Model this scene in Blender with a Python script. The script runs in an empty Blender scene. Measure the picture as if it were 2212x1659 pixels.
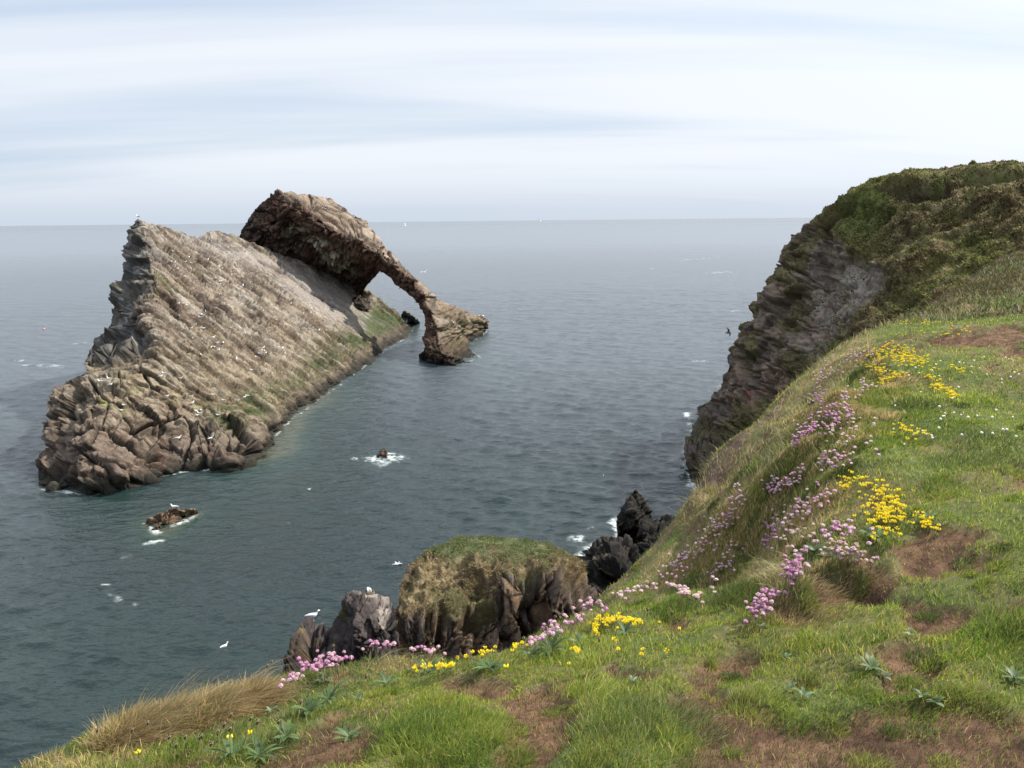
import bpy, math, random
import numpy as np
from mathutils import Matrix, Vector
from mathutils.bvhtree import BVHTree

random.seed(7)
RNG = np.random.default_rng(11)
SC = bpy.context.scene
COL = SC.collection

# ------------------------------------------------------------------ camera
H = 18.0                                   # eye height above the sea, metres
PITCH = math.radians(11.62)
ROLL = math.radians(0.59)
FPX, CX, CY = 1719.0, 1106.0, 829.5        # pinhole in a 2212 x 1659 frame
_F = np.array([0, math.cos(PITCH), -math.sin(PITCH)])
_R0 = np.array([1.0, 0, 0])
_U0 = np.array([0, math.sin(PITCH), math.cos(PITCH)])
CR = math.cos(ROLL) * _R0 - math.sin(ROLL) * _U0
CU = math.cos(ROLL) * _U0 + math.sin(ROLL) * _R0
CAM = np.array([0, 0, H])

def rays(px, py):
    px = np.asarray(px, float); py = np.asarray(py, float)
    return (_F + ((px - CX) / FPX)[..., None] * CR + ((CY - py) / FPX)[..., None] * CU)

def at_y(px, py, y):
    d = rays(px, py)
    return CAM + d * (np.asarray(y, float) / d[..., 1])[..., None]

def at_z(px, py, z):
    d = rays(px, py)
    return CAM + d * ((np.asarray(z, float) - H) / d[..., 2])[..., None]

def project(P):
    Q = np.asarray(P, float) - CAM
    w = np.maximum(Q @ _F, 1e-3)
    return CX + FPX * (Q @ CR) / w, CY - FPX * (Q @ CU) / w, w

cam_d = bpy.data.cameras.new('camera')
cam_d.sensor_width = 36.0
cam_d.lens = 36.0 * FPX / 2212.0
cam_d.clip_start = 0.05
cam_d.clip_end = 90000.0
cam = bpy.data.objects.new('camera', cam_d)
COL.objects.link(cam)
M = Matrix.Identity(4)
for i in range(3):
    M[i][0] = CR[i]; M[i][1] = CU[i]; M[i][2] = -_F[i]; M[i][3] = CAM[i]
cam.matrix_world = M
SC.camera = cam

# ------------------------------------------------------------------ noise (numpy)
def _h(ix, iy, iz, seed):
    with np.errstate(over='ignore'):
        h = (ix.astype(np.uint32) * np.uint32(374761393) + iy.astype(np.uint32) * np.uint32(668265263)
             + iz.astype(np.uint32) * np.uint32(2246822519) + np.uint32((seed * 3266489917 + 97) & 0xffffffff))
        h = (h ^ (h >> np.uint32(13))) * np.uint32(1274126177)
        h = (h ^ (h >> np.uint32(16))) * np.uint32(2654435761)
        h = h ^ (h >> np.uint32(15))
    return h

def _u(h):
    return h.astype(np.float64) / 4294967295.0

def vnoise(P, seed=0):
    P = np.asarray(P, float)
    i = np.floor(P).astype(np.int64); f = P - i
    f = f * f * f * (f * (f * 6 - 15) + 10)
    out = 0
    for dx in (0, 1):
        wx = f[:, 0] if dx else 1 - f[:, 0]
        for dy in (0, 1):
            wy = f[:, 1] if dy else 1 - f[:, 1]
            for dz in (0, 1):
                wz = f[:, 2] if dz else 1 - f[:, 2]
                out = out + wx * wy * wz * _u(_h(i[:, 0] + dx, i[:, 1] + dy, i[:, 2] + dz, seed))
    return out * 2 - 1

_ROT = np.array([[0.00, 0.80, 0.60], [-0.80, 0.36, -0.48], [-0.60, -0.48, 0.64]])
def fbm(P, octs=4, seed=0, gain=0.5, lac=2.03):
    P = np.asarray(P, float); a = 1.0; s = 0; t = 0
    for o in range(octs):
        s = s + a * vnoise(P, seed + o * 17); t += a
        P = (P @ _ROT.T) * lac + 3.7; a *= gain
    return s / t

def ridged(P, octs=4, seed=0):
    P = np.asarray(P, float); a = 1.0; s = 0; t = 0
    for o in range(octs):
        s = s + a * (1 - np.abs(vnoise(P, seed + o * 13)) * 2); t += a
        P = (P @ _ROT.T) * 2.07 + 1.3; a *= 0.5
    return s / t

def voronoi(P, seed=0, jit=0.9):
    """F1, F2, id of the cell in 0..1, vector from the cell's point."""
    P = np.asarray(P, float); n = len(P)
    i = np.floor(P).astype(np.int64)
    f1 = np.full(n, 9.0); f2 = np.full(n, 9.0); cid = np.zeros(n); vec = np.zeros((n, 3))
    for dx in (-1, 0, 1):
        for dy in (-1, 0, 1):
            for dz in (-1, 0, 1):
                cx, cy, cz = i[:, 0] + dx, i[:, 1] + dy, i[:, 2] + dz
                h = _h(cx, cy, cz, seed)
                q = np.stack([cx + .5 + jit * (_u(h) - .5), cy + .5 + jit * (_u(_h(cx, cy, cz, seed + 5)) - .5),
                              cz + .5 + jit * (_u(_h(cx, cy, cz, seed + 9)) - .5)], 1)
                v = P - q; d = np.sqrt((v * v).sum(1))
                m = d < f1
                f2 = np.where(m, f1, np.minimum(f2, d))
                f1 = np.where(m, d, f1)
                cid = np.where(m, _u(_h(cx, cy, cz, seed + 21)), cid)
                vec[m] = v[m]
    return f1, f2, cid, vec

def facet(q, seed, off=1.0, slope=1.2, crack=0.35, cw=0.07):
    """Broken rock: every cell is a flat facet with its own height and its own slope, parted by narrow joints."""
    f1, f2, cid, vec = voronoi(q, seed)
    g = np.stack([np.mod(cid * 57.31, 1), np.mod(cid * 113.7, 1), np.mod(cid * 217.9, 1)], 1) - .5
    return off * (cid - .5) + slope * 2 * (g * vec).sum(1) - crack * sstep(cw, 0, f2 - f1), cid

def sstep(a, b, x):
    t = np.clip((x - a) / (b - a), 0, 1)
    return t * t * (3 - 2 * t)

def mixc(a, b, t):
    a = np.asarray(a, float); b = np.asarray(b, float)
    t = np.asarray(t)[..., None]
    return a * (1 - t) + b * t

# ------------------------------------------------------------------ mesh helpers
def np_mesh(name, V, F, mat, parent=None, smooth=False, color=None, attrs=None, mat_index=None, link=True):
    """V (n,3); F (m,3) or (m,4) or a list of such arrays."""
    me = bpy.data.meshes.new(name)
    Fs = F if isinstance(F, list) else [F]
    Fs = [np.asarray(f) for f in Fs if len(f)]
    me.vertices.add(len(V))
    me.vertices.foreach_set('co', np.ascontiguousarray(V, dtype=np.float32).ravel())
    loops = np.concatenate([f.ravel() for f in Fs]).astype(np.int32)
    sizes = np.concatenate([np.full(len(f), f.shape[1]) for f in Fs]).astype(np.int32)
    starts = np.concatenate([[0], np.cumsum(sizes)[:-1]]).astype(np.int32)
    me.loops.add(len(loops)); me.loops.foreach_set('vertex_index', loops)
    me.polygons.add(len(sizes))
    me.polygons.foreach_set('loop_start', starts)
    me.polygons.foreach_set('loop_total', sizes)
    if smooth:
        me.polygons.foreach_set('use_smooth', np.ones(len(sizes), dtype=bool))
    if mat_index is not None:
        me.polygons.foreach_set('material_index', np.asarray(mat_index, dtype=np.int32))
    me.update(calc_edges=True)
    if color is not None:
        a = me.attributes.new('tint', 'FLOAT_COLOR', 'POINT')
        c = np.ones((len(V), 4), np.float32); c[:, :3] = color
        a.data.foreach_set('color', c.ravel())
    for k, v in (attrs or {}).items():
        a = me.attributes.new(k, 'FLOAT', 'POINT')
        a.data.foreach_set('value', np.asarray(v, np.float32))
    for m in (mat if isinstance(mat, (list, tuple)) else [mat]):
        me.materials.append(m)
    o = bpy.data.objects.new(name, me)
    if link: COL.objects.link(o)
    if parent is not None: o.parent = parent
    return o

def tag(o, label=None, cat=None, group=None, kind=None):
    if label: o['label'] = label
    if cat: o['category'] = cat
    if group: o['group'] = group
    if kind: o['kind'] = kind
    return o

def empty(name, loc=(0, 0, 0)):
    o = bpy.data.objects.new(name, None); COL.objects.link(o); o.location = loc
    o.empty_display_size = 0.2
    return o

def in_poly(px, py, poly):
    inside = np.zeros(len(px), bool); n = len(poly); j = n - 1
    for i in range(n):
        xi, yi = poly[i]; xj, yj = poly[j]
        c = ((yi > py) != (yj > py)) & (px < (xj - xi) * (py - yi) / (yj - yi + 1e-12) + xi)
        inside ^= c; j = i
    return inside

def near_poly(px, py, poly, closed=True):
    best = np.full(len(px), 1e18); qx = px.copy(); qy = py.copy(); seg = np.zeros(len(px), int); tt = np.zeros(len(px))
    n = len(poly)
    for i in range(n if closed else n - 1):
        ax, ay = poly[i]; bx, by = poly[(i + 1) % n]
        dx, dy = bx - ax, by - ay
        t = np.clip(((px - ax) * dx + (py - ay) * dy) / (dx * dx + dy * dy + 1e-12), 0, 1)
        x = ax + t * dx; y = ay + t * dy
        d = (px - x) ** 2 + (py - y) ** 2
        m = d < best
        best = np.where(m, d, best); qx = np.where(m, x, qx); qy = np.where(m, y, qy)
        seg = np.where(m, i, seg); tt = np.where(m, t, tt)
    return np.sqrt(best), qx, qy, seg, tt

def rbf(C, v, X, lin=True, smooth=0.0):
    """Fit a smooth function through points C (n,2) with values v, with the cone kernel r; evaluate at X."""
    C = np.asarray(C, float); v = np.asarray(v, float); n = len(C)
    K = np.sqrt(((C[:, None] - C[None]) ** 2).sum(-1)) + np.eye(n) * smooth
    A = np.zeros((n + 3, n + 3)); A[:n, :n] = K; A[:n, n] = 1; A[:n, n + 1:] = C
    A[n, :n] = 1; A[n + 1:, :n] = C.T
    w = np.linalg.lstsq(A, np.concatenate([v, [0, 0, 0]]), rcond=None)[0]
    out = np.zeros(len(X))
    for s in range(0, len(X), 20000):
        x = X[s:s + 20000]
        out[s:s + 20000] = np.sqrt(((x[:, None] - C[None]) ** 2).sum(-1)) @ w[:n] + w[n] + x @ w[n + 1:]
    return out

def normals(V, F):
    a, b, c = V[F[:, 0]], V[F[:, 1]], V[F[:, 2]]
    N = np.cross(b - a, c - a)
    out = np.zeros_like(V)
    for k in range(F.shape[1]):
        for j in range(3):
            out[:, j] += np.bincount(F[:, k], weights=N[:, j], minlength=len(V))
    return out / (np.linalg.norm(out, axis=1)[:, None] + 1e-12)

SURF = {}
def relief(name, poly, ctrl, step, thick, disp, tint, mat, parent=None, rnd=22.0, jag=0.0, link=True, seed=3):
    """A closed rock body: its seen side follows the traced outline at real distances, its far side is bulged away by `thick` m."""
    poly = [tuple(map(float, p)) for p in poly]
    C = []; Y = []
    for c in ctrl:
        px, py, v = c[0], c[1], c[2]
        if isinstance(v, str):
            p = at_z(px, py, float(v[1:])); v = p[1]
        C.append((px, py)); Y.append(v)
    C = np.array(C, float); Y = np.array(Y, float)
    xs = [p[0] for p in poly]; ys = [p[1] for p in poly]
    gx = np.arange(min(xs) - 2 * step, max(xs) + 2 * step, step)
    gy = np.arange(min(ys) - 2 * step, max(ys) + 2 * step, step)
    X, Yg = np.meshgrid(gx, gy)
    nx, ny = len(gx), len(gy)
    px, py = X.ravel(), Yg.ravel()
    ins = in_poly(px, py, poly)
    d, qx, qy, _, _ = near_poly(px, py, poly)
    I = np.arange(nx * ny).reshape(ny, nx)
    Q = np.stack([I[:-1, :-1].ravel(), I[1:, :-1].ravel(), I[1:, 1:].ravel(), I[:-1, 1:].ravel()], 1)
    keep = ins[Q].sum(1) >= 2
    Q = Q[keep]
    used = np.zeros(nx * ny, bool); used[Q.ravel()] = True
    snap = used & ~ins
    px = np.where(snap, qx, px); py = np.where(snap, qy, py)
    d = np.where(snap, 0, d)
    idx = -np.ones(nx * ny, int); U = np.nonzero(used)[0]; idx[U] = np.arange(len(U))
    Q = idx[Q]; px = px[U]; py = py[U]; d = d[U]
    # boundary of the kept sheet
    E = np.concatenate([Q[:, [0, 1]], Q[:, [1, 2]], Q[:, [2, 3]], Q[:, [3, 0]]])
    Es = np.sort(E, 1); key = Es[:, 0] * (len(px) + 1) + Es[:, 1]
    uq, cnt = np.unique(key, return_counts=True)
    bk = uq[cnt == 1]
    bmask = np.zeros(len(px), bool)
    bmask[bk // (len(px) + 1)] = True; bmask[bk % (len(px) + 1)] = True
    if jag:
        j = fbm(np.stack([px / 14, py / 14, px * 0], 1), 4, seed) * jag
        ju = fbm(np.stack([px / 14, py / 14, px * 0 + 9], 1), 4, seed + 3) * jag
        w = np.exp(-d / 12.0)
        px = px + j * w; py = py + ju * w
    y = rbf(C, Y, np.stack([px, py], 1))
    V = at_y(px, py, y)
    ray = rays(px, py); rh = ray / np.linalg.norm(ray, axis=1)[:, None]
    N = normals(V, Q)
    flip = (N * ray).sum(1).mean() > 0
    if flip: N = -N; Q = Q[:, ::-1]
    info = dict(px=px, py=py, d=d, N=N)
    off, extra = disp(V, info)
    Vf = V + off
    # far side
    prof = 1 - np.exp(-d / rnd)
    T = thick(px, py) if callable(thick) else thick
    Vb = V + rh * (T * prof)[:, None] + (np.stack([fbm(V / 3, 3, 5), fbm(V / 3 + 7, 3, 6), fbm(V / 3 + 13, 3, 7)], 1) * (0.5 * prof)[:, None])
    bidx = np.nonzero(~bmask)[0]
    mp = np.arange(len(V)); mp[bidx] = len(V) + np.arange(len(bidx))
    Vall = np.concatenate([Vf, Vb[bidx]])
    Fb = mp[Q][:, ::-1]
    col = tint(Vf, N, info, extra)
    call = np.concatenate([col, col[bidx]])
    o = np_mesh(name, Vall, np.concatenate([Q, Fb]), mat, parent, smooth=False, color=call, link=link)
    SURF[name] = dict(V=Vf, F=Q, N=N)
    return o
# ------------------------------------------------------------------ materials
def new_mat(name):
    m = bpy.data.materials.new(name); m.use_nodes = True
    nt = m.node_tree; nt.nodes.clear()
    return m, nt, nt.nodes, nt.links

def tint_mat(name, rough=0.9, bump=0.3, bscale=(6, 6, 6), bdist=0.05, var=0.25, vscale=3.0, spec=0.25, fine=30.0, transl=0.0):
    """Surface whose own colour comes from the mesh's `tint` attribute, broken up by procedural noise and bumped."""
    m, nt, N, L = new_mat(name)
    out = N.new('ShaderNodeOutputMaterial'); b = N.new('ShaderNodeBsdfPrincipled')
    b.inputs['Roughness'].default_value = rough
    b.inputs['Specular IOR Level'].default_value = spec
    at = N.new('ShaderNodeAttribute'); at.attribute_name = 'tint'
    tc = N.new('ShaderNodeTexCoord')
    src = at.outputs['Color']
    if var > 0:
        n = N.new('ShaderNodeTexNoise'); n.inputs['Scale'].default_value = vscale; n.inputs['Detail'].default_value = 8
        n.inputs['Roughness'].default_value = 0.65
        L.new(tc.outputs['Object'], n.inputs['Vector'])
        mr = N.new('ShaderNodeMapRange'); mr.inputs[1].default_value = 0.3; mr.inputs[2].default_value = 0.7
        mr.inputs[3].default_value = 1 - var; mr.inputs[4].default_value = 1 + var
        L.new(n.outputs['Fac'], mr.inputs[0])
        vm = N.new('ShaderNodeVectorMath'); vm.operation = 'SCALE'
        L.new(src, vm.inputs[0]); L.new(mr.outputs[0], vm.inputs['Scale'])
        src = vm.outputs[0]
    L.new(src, b.inputs['Base Color'])
    if bump > 0:
        mp = N.new('ShaderNodeMapping'); mp.inputs['Scale'].default_value = bscale
        L.new(tc.outputs['Object'], mp.inputs['Vector'])
        n1 = N.new('ShaderNodeTexNoise'); n1.inputs['Scale'].default_value = 1; n1.inputs['Detail'].default_value = 10
        n1.inputs['Roughness'].default_value = 0.7
        L.new(mp.outputs[0], n1.inputs['Vector'])
        bp = N.new('ShaderNodeBump'); bp.inputs['Strength'].default_value = bump; bp.inputs['Distance'].default_value = bdist
        L.new(n1.outputs['Fac'], bp.inputs['Height']); L.new(bp.outputs[0], b.inputs['Normal'])
    if transl > 0:
        t = N.new('ShaderNodeBsdfTranslucent'); L.new(src, t.inputs['Color'])
        mx = N.new('ShaderNodeMixShader'); mx.inputs[0].default_value = transl
        L.new(b.outputs[0], mx.inputs[1]); L.new(t.outputs[0], mx.inputs[2]); L.new(mx.outputs[0], out.inputs[0])
    else:
        L.new(b.outputs[0], out.inputs[0])
    return m

def flat_mat(name, col, rough=0.7, spec=0.3, transl=0.0, var=0.15, vscale=40.0):
    m, nt, N, L = new_mat(name)
    out = N.new('ShaderNodeOutputMaterial'); b = N.new('ShaderNodeBsdfPrincipled')
    b.inputs['Roughness'].default_value = rough; b.inputs['Specular IOR Level'].default_value = spec
    tc = N.new('ShaderNodeTexCoord'); n = N.new('ShaderNodeTexNoise'); n.inputs['Scale'].default_value = vscale
    L.new(tc.outputs['Object'], n.inputs['Vector'])
    mr = N.new('ShaderNodeMapRange'); mr.inputs[1].default_value = 0.3; mr.inputs[2].default_value = 0.7
    mr.inputs[3].default_value = 1 - var; mr.inputs[4].default_value = 1 + var
    L.new(n.outputs['Fac'], mr.inputs[0])
    vm = N.new('ShaderNodeVectorMath'); vm.operation = 'SCALE'; vm.inputs[0].default_value = col
    L.new(mr.outputs[0], vm.inputs['Scale'])
    L.new(vm.outputs[0], b.inputs['Base Color'])
    if transl > 0:
        t = N.new('ShaderNodeBsdfTranslucent'); L.new(vm.outputs[0], t.inputs['Color'])
        mx = N.new('ShaderNodeMixShader'); mx.inputs[0].default_value = transl
        L.new(b.outputs[0], mx.inputs[1]); L.new(t.outputs[0], mx.inputs[2]); L.new(mx.outputs[0], out.inputs[0])
    else:
        L.new(b.outputs[0], out.inputs[0])
    return m

M_ROCK = tint_mat('rock', 0.9, 1.0, (4, 4, 4), 0.22, 0.38, 2.2, 0.2)
M_CLIFF = tint_mat('cliff_rock', 0.95, 1.0, (6, 6, 6), 0.16, 0.38, 3.0, 0.15)
M_SOIL = tint_mat('soil', 1.0, 0.8, (45, 45, 45), 0.015, 0.35, 18.0, 0.1)
M_BLADE = tint_mat('grass_blade', 0.55, 0.0, var=0.0, spec=0.3, transl=0.45)
M_SCRUB = tint_mat('scrub_leaf', 0.8, 0.0, var=0.0, spec=0.1, transl=0.2)

# ------------------------------------------------------------------ sky and sun
SUN_EL, SUN_AZ = math.radians(48), math.radians(72)      # azimuth from +Y (view direction) towards +X (right)
w = bpy.data.worlds.new('World'); SC.world = w; w.use_nodes = True
nt = w.node_tree; N = nt.nodes; L = nt.links; N.clear()
wo = N.new('ShaderNodeOutputWorld')
sky = N.new('ShaderNodeTexSky'); sky.sky_type = 'NISHITA'; sky.sun_disc = False
sky.sun_elevation = SUN_EL; sky.sun_rotation = SUN_AZ; sky.air_density = 1.0; sky.dust_density = 2.0; sky.ozone_density = 1.5
bg1 = N.new('ShaderNodeBackground'); bg1.inputs[1].default_value = 0.10
L.new(sky.outputs[0], bg1.inputs[0])
tc = N.new('ShaderNodeTexCoord'); sp = N.new('ShaderNodeSeparateXYZ'); L.new(tc.outputs['Generated'], sp.inputs[0])
def mth(op, a, b=None, clamp=False):
    m = N.new('ShaderNodeMath'); m.operation = op; m.use_clamp = clamp
    for i, v in enumerate((a, b)):
        if v is None: continue
        if isinstance(v, (int, float)): m.inputs[i].default_value = v
        else: L.new(v, m.inputs[i])
    return m.outputs[0]
# a veil of cloud on a flat layer: direction divided by its height
zz = mth('ADD', mth('MAXIMUM', sp.outputs['Z'], 0.0), 0.13)
u = mth('DIVIDE', sp.outputs['X'], zz); v = mth('DIVIDE', sp.outputs['Y'], zz)
cb = N.new('ShaderNodeCombineXYZ'); L.new(u, cb.inputs[0]); L.new(v, cb.inputs[1])
mp = N.new('ShaderNodeMapping'); mp.inputs['Rotation'].default_value = (0, 0, math.radians(-14)); mp.inputs['Scale'].default_value = (0.20, 0.95, 1)
L.new(cb.outputs[0], mp.inputs[0])
n1 = N.new('ShaderNodeTexNoise'); n1.inputs['Scale'].default_value = 1.0; n1.inputs['Detail'].default_value = 7; n1.inputs['Roughness'].default_value = 0.5
n1.inputs['Distortion'].default_value = 0.6
L.new(mp.outputs[0], n1.inputs['Vector'])
mp2 = N.new('ShaderNodeMapping'); mp2.inputs['Location'].default_value = (3.1, 1.7, 0); mp2.inputs['Rotation'].default_value = (0, 0, math.radians(-8)); mp2.inputs['Scale'].default_value = (0.10, 0.45, 1)
L.new(cb.outputs[0], mp2.inputs[0])
n2 = N.new('ShaderNodeTexNoise'); n2.inputs['Scale'].default_value = 1.0; n2.inputs['Detail'].default_value = 4
L.new(mp2.outputs[0], n2.inputs['Vector'])
dens = mth('ADD', mth('MULTIPLY', n1.outputs['Fac'], 0.55), mth('MULTIPLY', n2.outputs['Fac'], 0.75))
cr = N.new('ShaderNodeMapRange'); cr.interpolation_type = 'SMOOTHSTEP'
cr.inputs[1].default_value = 0.47; cr.inputs[2].default_value = 0.74; cr.inputs[3].default_value = 0.0; cr.inputs[4].default_value = 1.0
L.new(dens, cr.inputs[0])
# cloud brightness: thin overcast is brighter overhead and towards the sun
sunv = (math.sin(SUN_AZ) * math.cos(SUN_EL), math.cos(SUN_AZ) * math.cos(SUN_EL), math.sin(SUN_EL))
dt = N.new('ShaderNodeVectorMath'); dt.operation = 'DOT_PRODUCT'; dt.inputs[1].default_value = sunv
L.new(tc.outputs['Generated'], dt.inputs[0])
sunup = mth('POWER', mth('MAXIMUM', dt.outputs['Value'], 0.0), 3.0)
el = mth('MAXIMUM', sp.outputs['Z'], 0.0)
hi = N.new('ShaderNodeMapRange'); hi.interpolation_type = 'SMOOTHSTEP'
hi.inputs[1].default_value = 0.25; hi.inputs[2].default_value = 0.75; hi.inputs[3].default_value = 0.0; hi.inputs[4].default_value = 1.0
L.new(el, hi.inputs[0])
SKYV = dict(base=0.0, top=0.0)
lo = N.new('ShaderNodeMapRange'); lo.inputs[1].default_value = 0.0; lo.inputs[2].default_value = 0.30
lo.inputs[3].default_value = 0.53; lo.inputs[4].default_value = 0.54
L.new(el, lo.inputs[0])
cs = mth('ADD', mth('ADD', lo.outputs[0], mth('MULTIPLY', sunup, 0.22)), mth('MULTIPLY', hi.outputs[0], 0.5))
bg2 = N.new('ShaderNodeBackground'); bg2.inputs[0].default_value = (0.93, 0.975, 1.04, 1)
L.new(cs, bg2.inputs[1])
bg0 = N.new('ShaderNodeBackground'); bg0.inputs[0].default_value = (0.70, 0.85, 1.07, 1)   # the thin blue-white haze between the streaks
L.new(mth('MULTIPLY', cs, 0.83), bg0.inputs[1])
ms0 = N.new('ShaderNodeMixShader'); ms0.inputs[0].default_value = 0.80
L.new(bg1.outputs[0], ms0.inputs[1]); L.new(bg0.outputs[0], ms0.inputs[2])
ms = N.new('ShaderNodeMixShader')
hz = N.new('ShaderNodeMapRange'); hz.interpolation_type = 'SMOOTHSTEP'; hz.inputs[1].default_value = 0.0; hz.inputs[2].default_value = 0.08
L.new(el, hz.inputs[0])
cmix = mth('ADD', mth('MULTIPLY', mth('MULTIPLY', cr.outputs[0], 0.95), hz.outputs[0]), mth('MULTIPLY', mth('SUBTRACT', 1.0, hz.outputs[0]), 0.35))
L.new(cmix, ms.inputs[0]); L.new(ms0.outputs[0], ms.inputs[1]); L.new(bg2.outputs[0], ms.inputs[2])
L.new(ms.outputs[0], wo.inputs[0])

sd = bpy.data.lights.new('sun', 'SUN'); sd.energy = 4.6; sd.angle = math.radians(2.0); sd.color = (1.0, 0.94, 0.84)
so = bpy.data.objects.new('sun', sd); COL.objects.link(so)
so.rotation_euler = Vector(sunv).to_track_quat('Z', 'Y').to_euler()
so.location = (30, -10, 60)
SC.view_settings.view_transform = 'Standard'; SC.view_settings.look = 'None'
SC.view_settings.exposure = 0.85; SC.view_settings.gamma = 1.0
SC.cycles.max_bounces = 6; SC.cycles.diffuse_bounces = 3; SC.cycles.transmission_bounces = 4
# ------------------------------------------------------------------ the arch rock
def jointmask(q, seed, w):
    f1, f2, _c, _v = voronoi(q, seed)
    return sstep(w, w * .3, f2 - f1)
def unit(v): return v / np.linalg.norm(v)
ZW = 'z0'
def frame_of(p0, p1, p2):
    """e1 along p0->p1, n the plane's normal towards the camera, e2 across."""
    e1 = unit(p1 - p0); n = unit(np.cross(p1 - p0, p2 - p0))
    if n @ (CAM - p0) < 0: n = -n
    return np.array([e1, unit(np.cross(n, e1)), n])

def gauss(info, spots):
    g = np.zeros(len(info['px']))
    for (x, y, rx, ry, *a) in spots:
        ang = math.radians(a[1]) if len(a) > 1 else 0
        dx, dy = info['px'] - x, info['py'] - y
        u_ = dx * math.cos(ang) + dy * math.sin(ang); v_ = -dx * math.sin(ang) + dy * math.cos(ang)
        g = np.maximum(g, (a[0] if a else 1.0) * np.exp(-(u_ / rx) ** 2 - (v_ / ry) ** 2))
    return g

def shingle(P, Fm, size, amp, seed, tilt=1.0):
    """Overlapping plates of bedrock: cells long in e1, short in e2, each standing proud at its lower edge."""
    L3 = P @ Fm.T
    q = L3 / np.array(size)
    q = q + 0.16 * np.stack([vnoise(L3 / np.array(size) * 0.7, seed), vnoise(L3 / np.array(size) * 0.7 + 9, seed), q[:, 0] * 0], 1)
    f1, f2, cid, vec = voronoi(q, seed)
    crack = sstep(0.10, 0.0, f2 - f1)
    tv = 0.25 + 1.5 * np.mod(cid * 91.7, 1)
    sk = np.mod(cid * 43.3, 1) - .5
    return amp * (0.9 * (cid - .5) + tilt * 0.8 * tv * vec[:, 1] + 1.2 * sk * vec[:, 0] - 0.8 * crack), cid, crack

# outline of the tilted slab, traced round its silhouette, then down its foot
slab_poly = [(300, 476), (318, 484), (345, 486), (352, 490), (380, 497), (400, 506), (430, 512), (447, 502), (470, 500), (492, 503), (510, 508), (540, 522),
             (600, 548), (680, 574), (760, 612), (802, 629), (828, 653), (854, 668), (880, 695), (894, 712), (888, 745), (860, 765), (833, 784), (812, 806),
             (780, 824), (742, 850), (700, 884), (640, 925), (612, 962), (575, 998), (540, 1028), (505, 1036), (474, 1032), (422, 1040), (357, 1050),
             (328, 1062), (284, 1070), (240, 1080), (193, 1092), (110, 1086), (88, 1066), (80, 1035), (82, 999), (97, 980), (111, 967), (91, 949), (104, 933),
             (119, 900), (120, 876), (123, 850), (143, 822), (190, 801), (183, 783), (188, 773), (199, 768), (200, 731), (224, 721), (237, 695), (250, 648),
             (261, 624), (271, 598), (281, 567), (274, 560), (274, 533), (283, 505), (284, 486)]
slab_ctrl = [(300, 478, 88), (315, 520, 84), (323, 557, 81), (328, 596, 78), (339, 619, 76), (292, 656, 73.5), (289, 682, 71.5), (308, 710, 69.5), (320, 744, 67), (284, 757, 66), (263, 781, 65.5),
             (284, 490, 93), (274, 545, 89), (268, 600, 85), (250, 648, 82), (224, 721, 77), (200, 740, 75), (240, 740, 74), (285, 600, 84), (280, 560, 87), (270, 680, 77), (262, 735, 73), (290, 735, 71),
             (205, 768, 73), (245, 760, 72),
             (188, 776, 66.5), (237, 768, 66), (190, 801, 64), (143, 822, 64), (123, 850, 63), (120, 890, 61), (91, 949, 59.5), (111, 967, 58.5), (82, 1000, 57.5),
             (240, 820, 61.5), (200, 860, 59), (170, 930, 56), (160, 1000, 54), (300, 830, 62.5), (260, 900, 58.5), (330, 930, 59.5), (260, 980, 55), (350, 980, 58), (430, 950, 61),
             (350, 490, 95), (380, 498, 98), (430, 512, 104), (447, 504, 106), (492, 505, 110), (520, 515, 112), (600, 550, 118), (680, 577, 123), (760, 614, 127), (802, 632, 129), (854, 670, 132), (880, 697, 133),
             (91, 1048, ZW), (110, 1066, ZW), (193, 1071, ZW), (240, 1059, ZW), (284, 1048, ZW), (328, 1040, ZW), (357, 1027, ZW), (422, 1017, ZW), (474, 1009, ZW), (500, 1014, ZW), (534, 1004, ZW), (565, 973, ZW),
             (602, 941, ZW), (628, 907, ZW), (660, 880, ZW), (700, 856, ZW), (740, 826, ZW), (776, 801, ZW), (807, 783, ZW), (828, 760, ZW), (854, 742, ZW), (880, 728, ZW), (891, 712, ZW),
             (88, 1066, 'z-2'), (150, 1092, 'z-2'), (240, 1080, 'z-2'), (328, 1062, 'z-2'), (422, 1040, 'z-2'), (505, 1036, 'z-2'), (575, 998, 'z-2'), (640, 925, 'z-2'), (742, 850, 'z-2'), (812, 806, 'z-2'), (860, 765, 'z-2'),
             (400, 700, 78), (500, 760, 79), (450, 850, 70), (560, 860, 73), (500, 620, 96), (420, 600, 90), (620, 700, 95), (650, 620, 112), (720, 720, 100), (780, 700, 110), (380, 560, 88)]
def PL(px, py):
    # the slab's upper face is one true plane: the inverse of its distance is linear across the picture
    return 1.0 / (0.00693 - 1.277e-5 * px + 1.673e-5 * py)
slab_ctrl = [c for c in slab_ctrl if not (isinstance(c[2], (int, float)) and (c[0], c[1]) in {(400, 700), (500, 760), (450, 850), (560, 860), (500, 620), (420, 600), (620, 700), (650, 620), (720, 720), (780, 700), (380, 560)})]
for _y in range(500, 960, 36):
    for _x in range(300, 880, 40):
        cx_ = np.interp(_y, [478, 560, 600, 619, 656, 682, 744, 781], [302, 324, 329, 340, 293, 290, 321, 263])
        top_ = np.interp(_x, [300, 380, 430, 447, 540, 600, 680, 760, 802, 854, 880], [476, 497, 512, 502, 522, 548, 574, 612, 629, 668, 695])
        wl_ = np.interp(_x, [340, 534, 602, 660, 740, 807, 880], [1030, 1004, 941, 880, 826, 783, 728])
        if _x > cx_ + 14 and top_ + 8 < _y < wl_ - 22 and (_y - 790) / 90.0 < (_x - 200) / 420.0 - .75:
            slab_ctrl.append((_x, _y, PL(_x, _y)))
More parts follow.
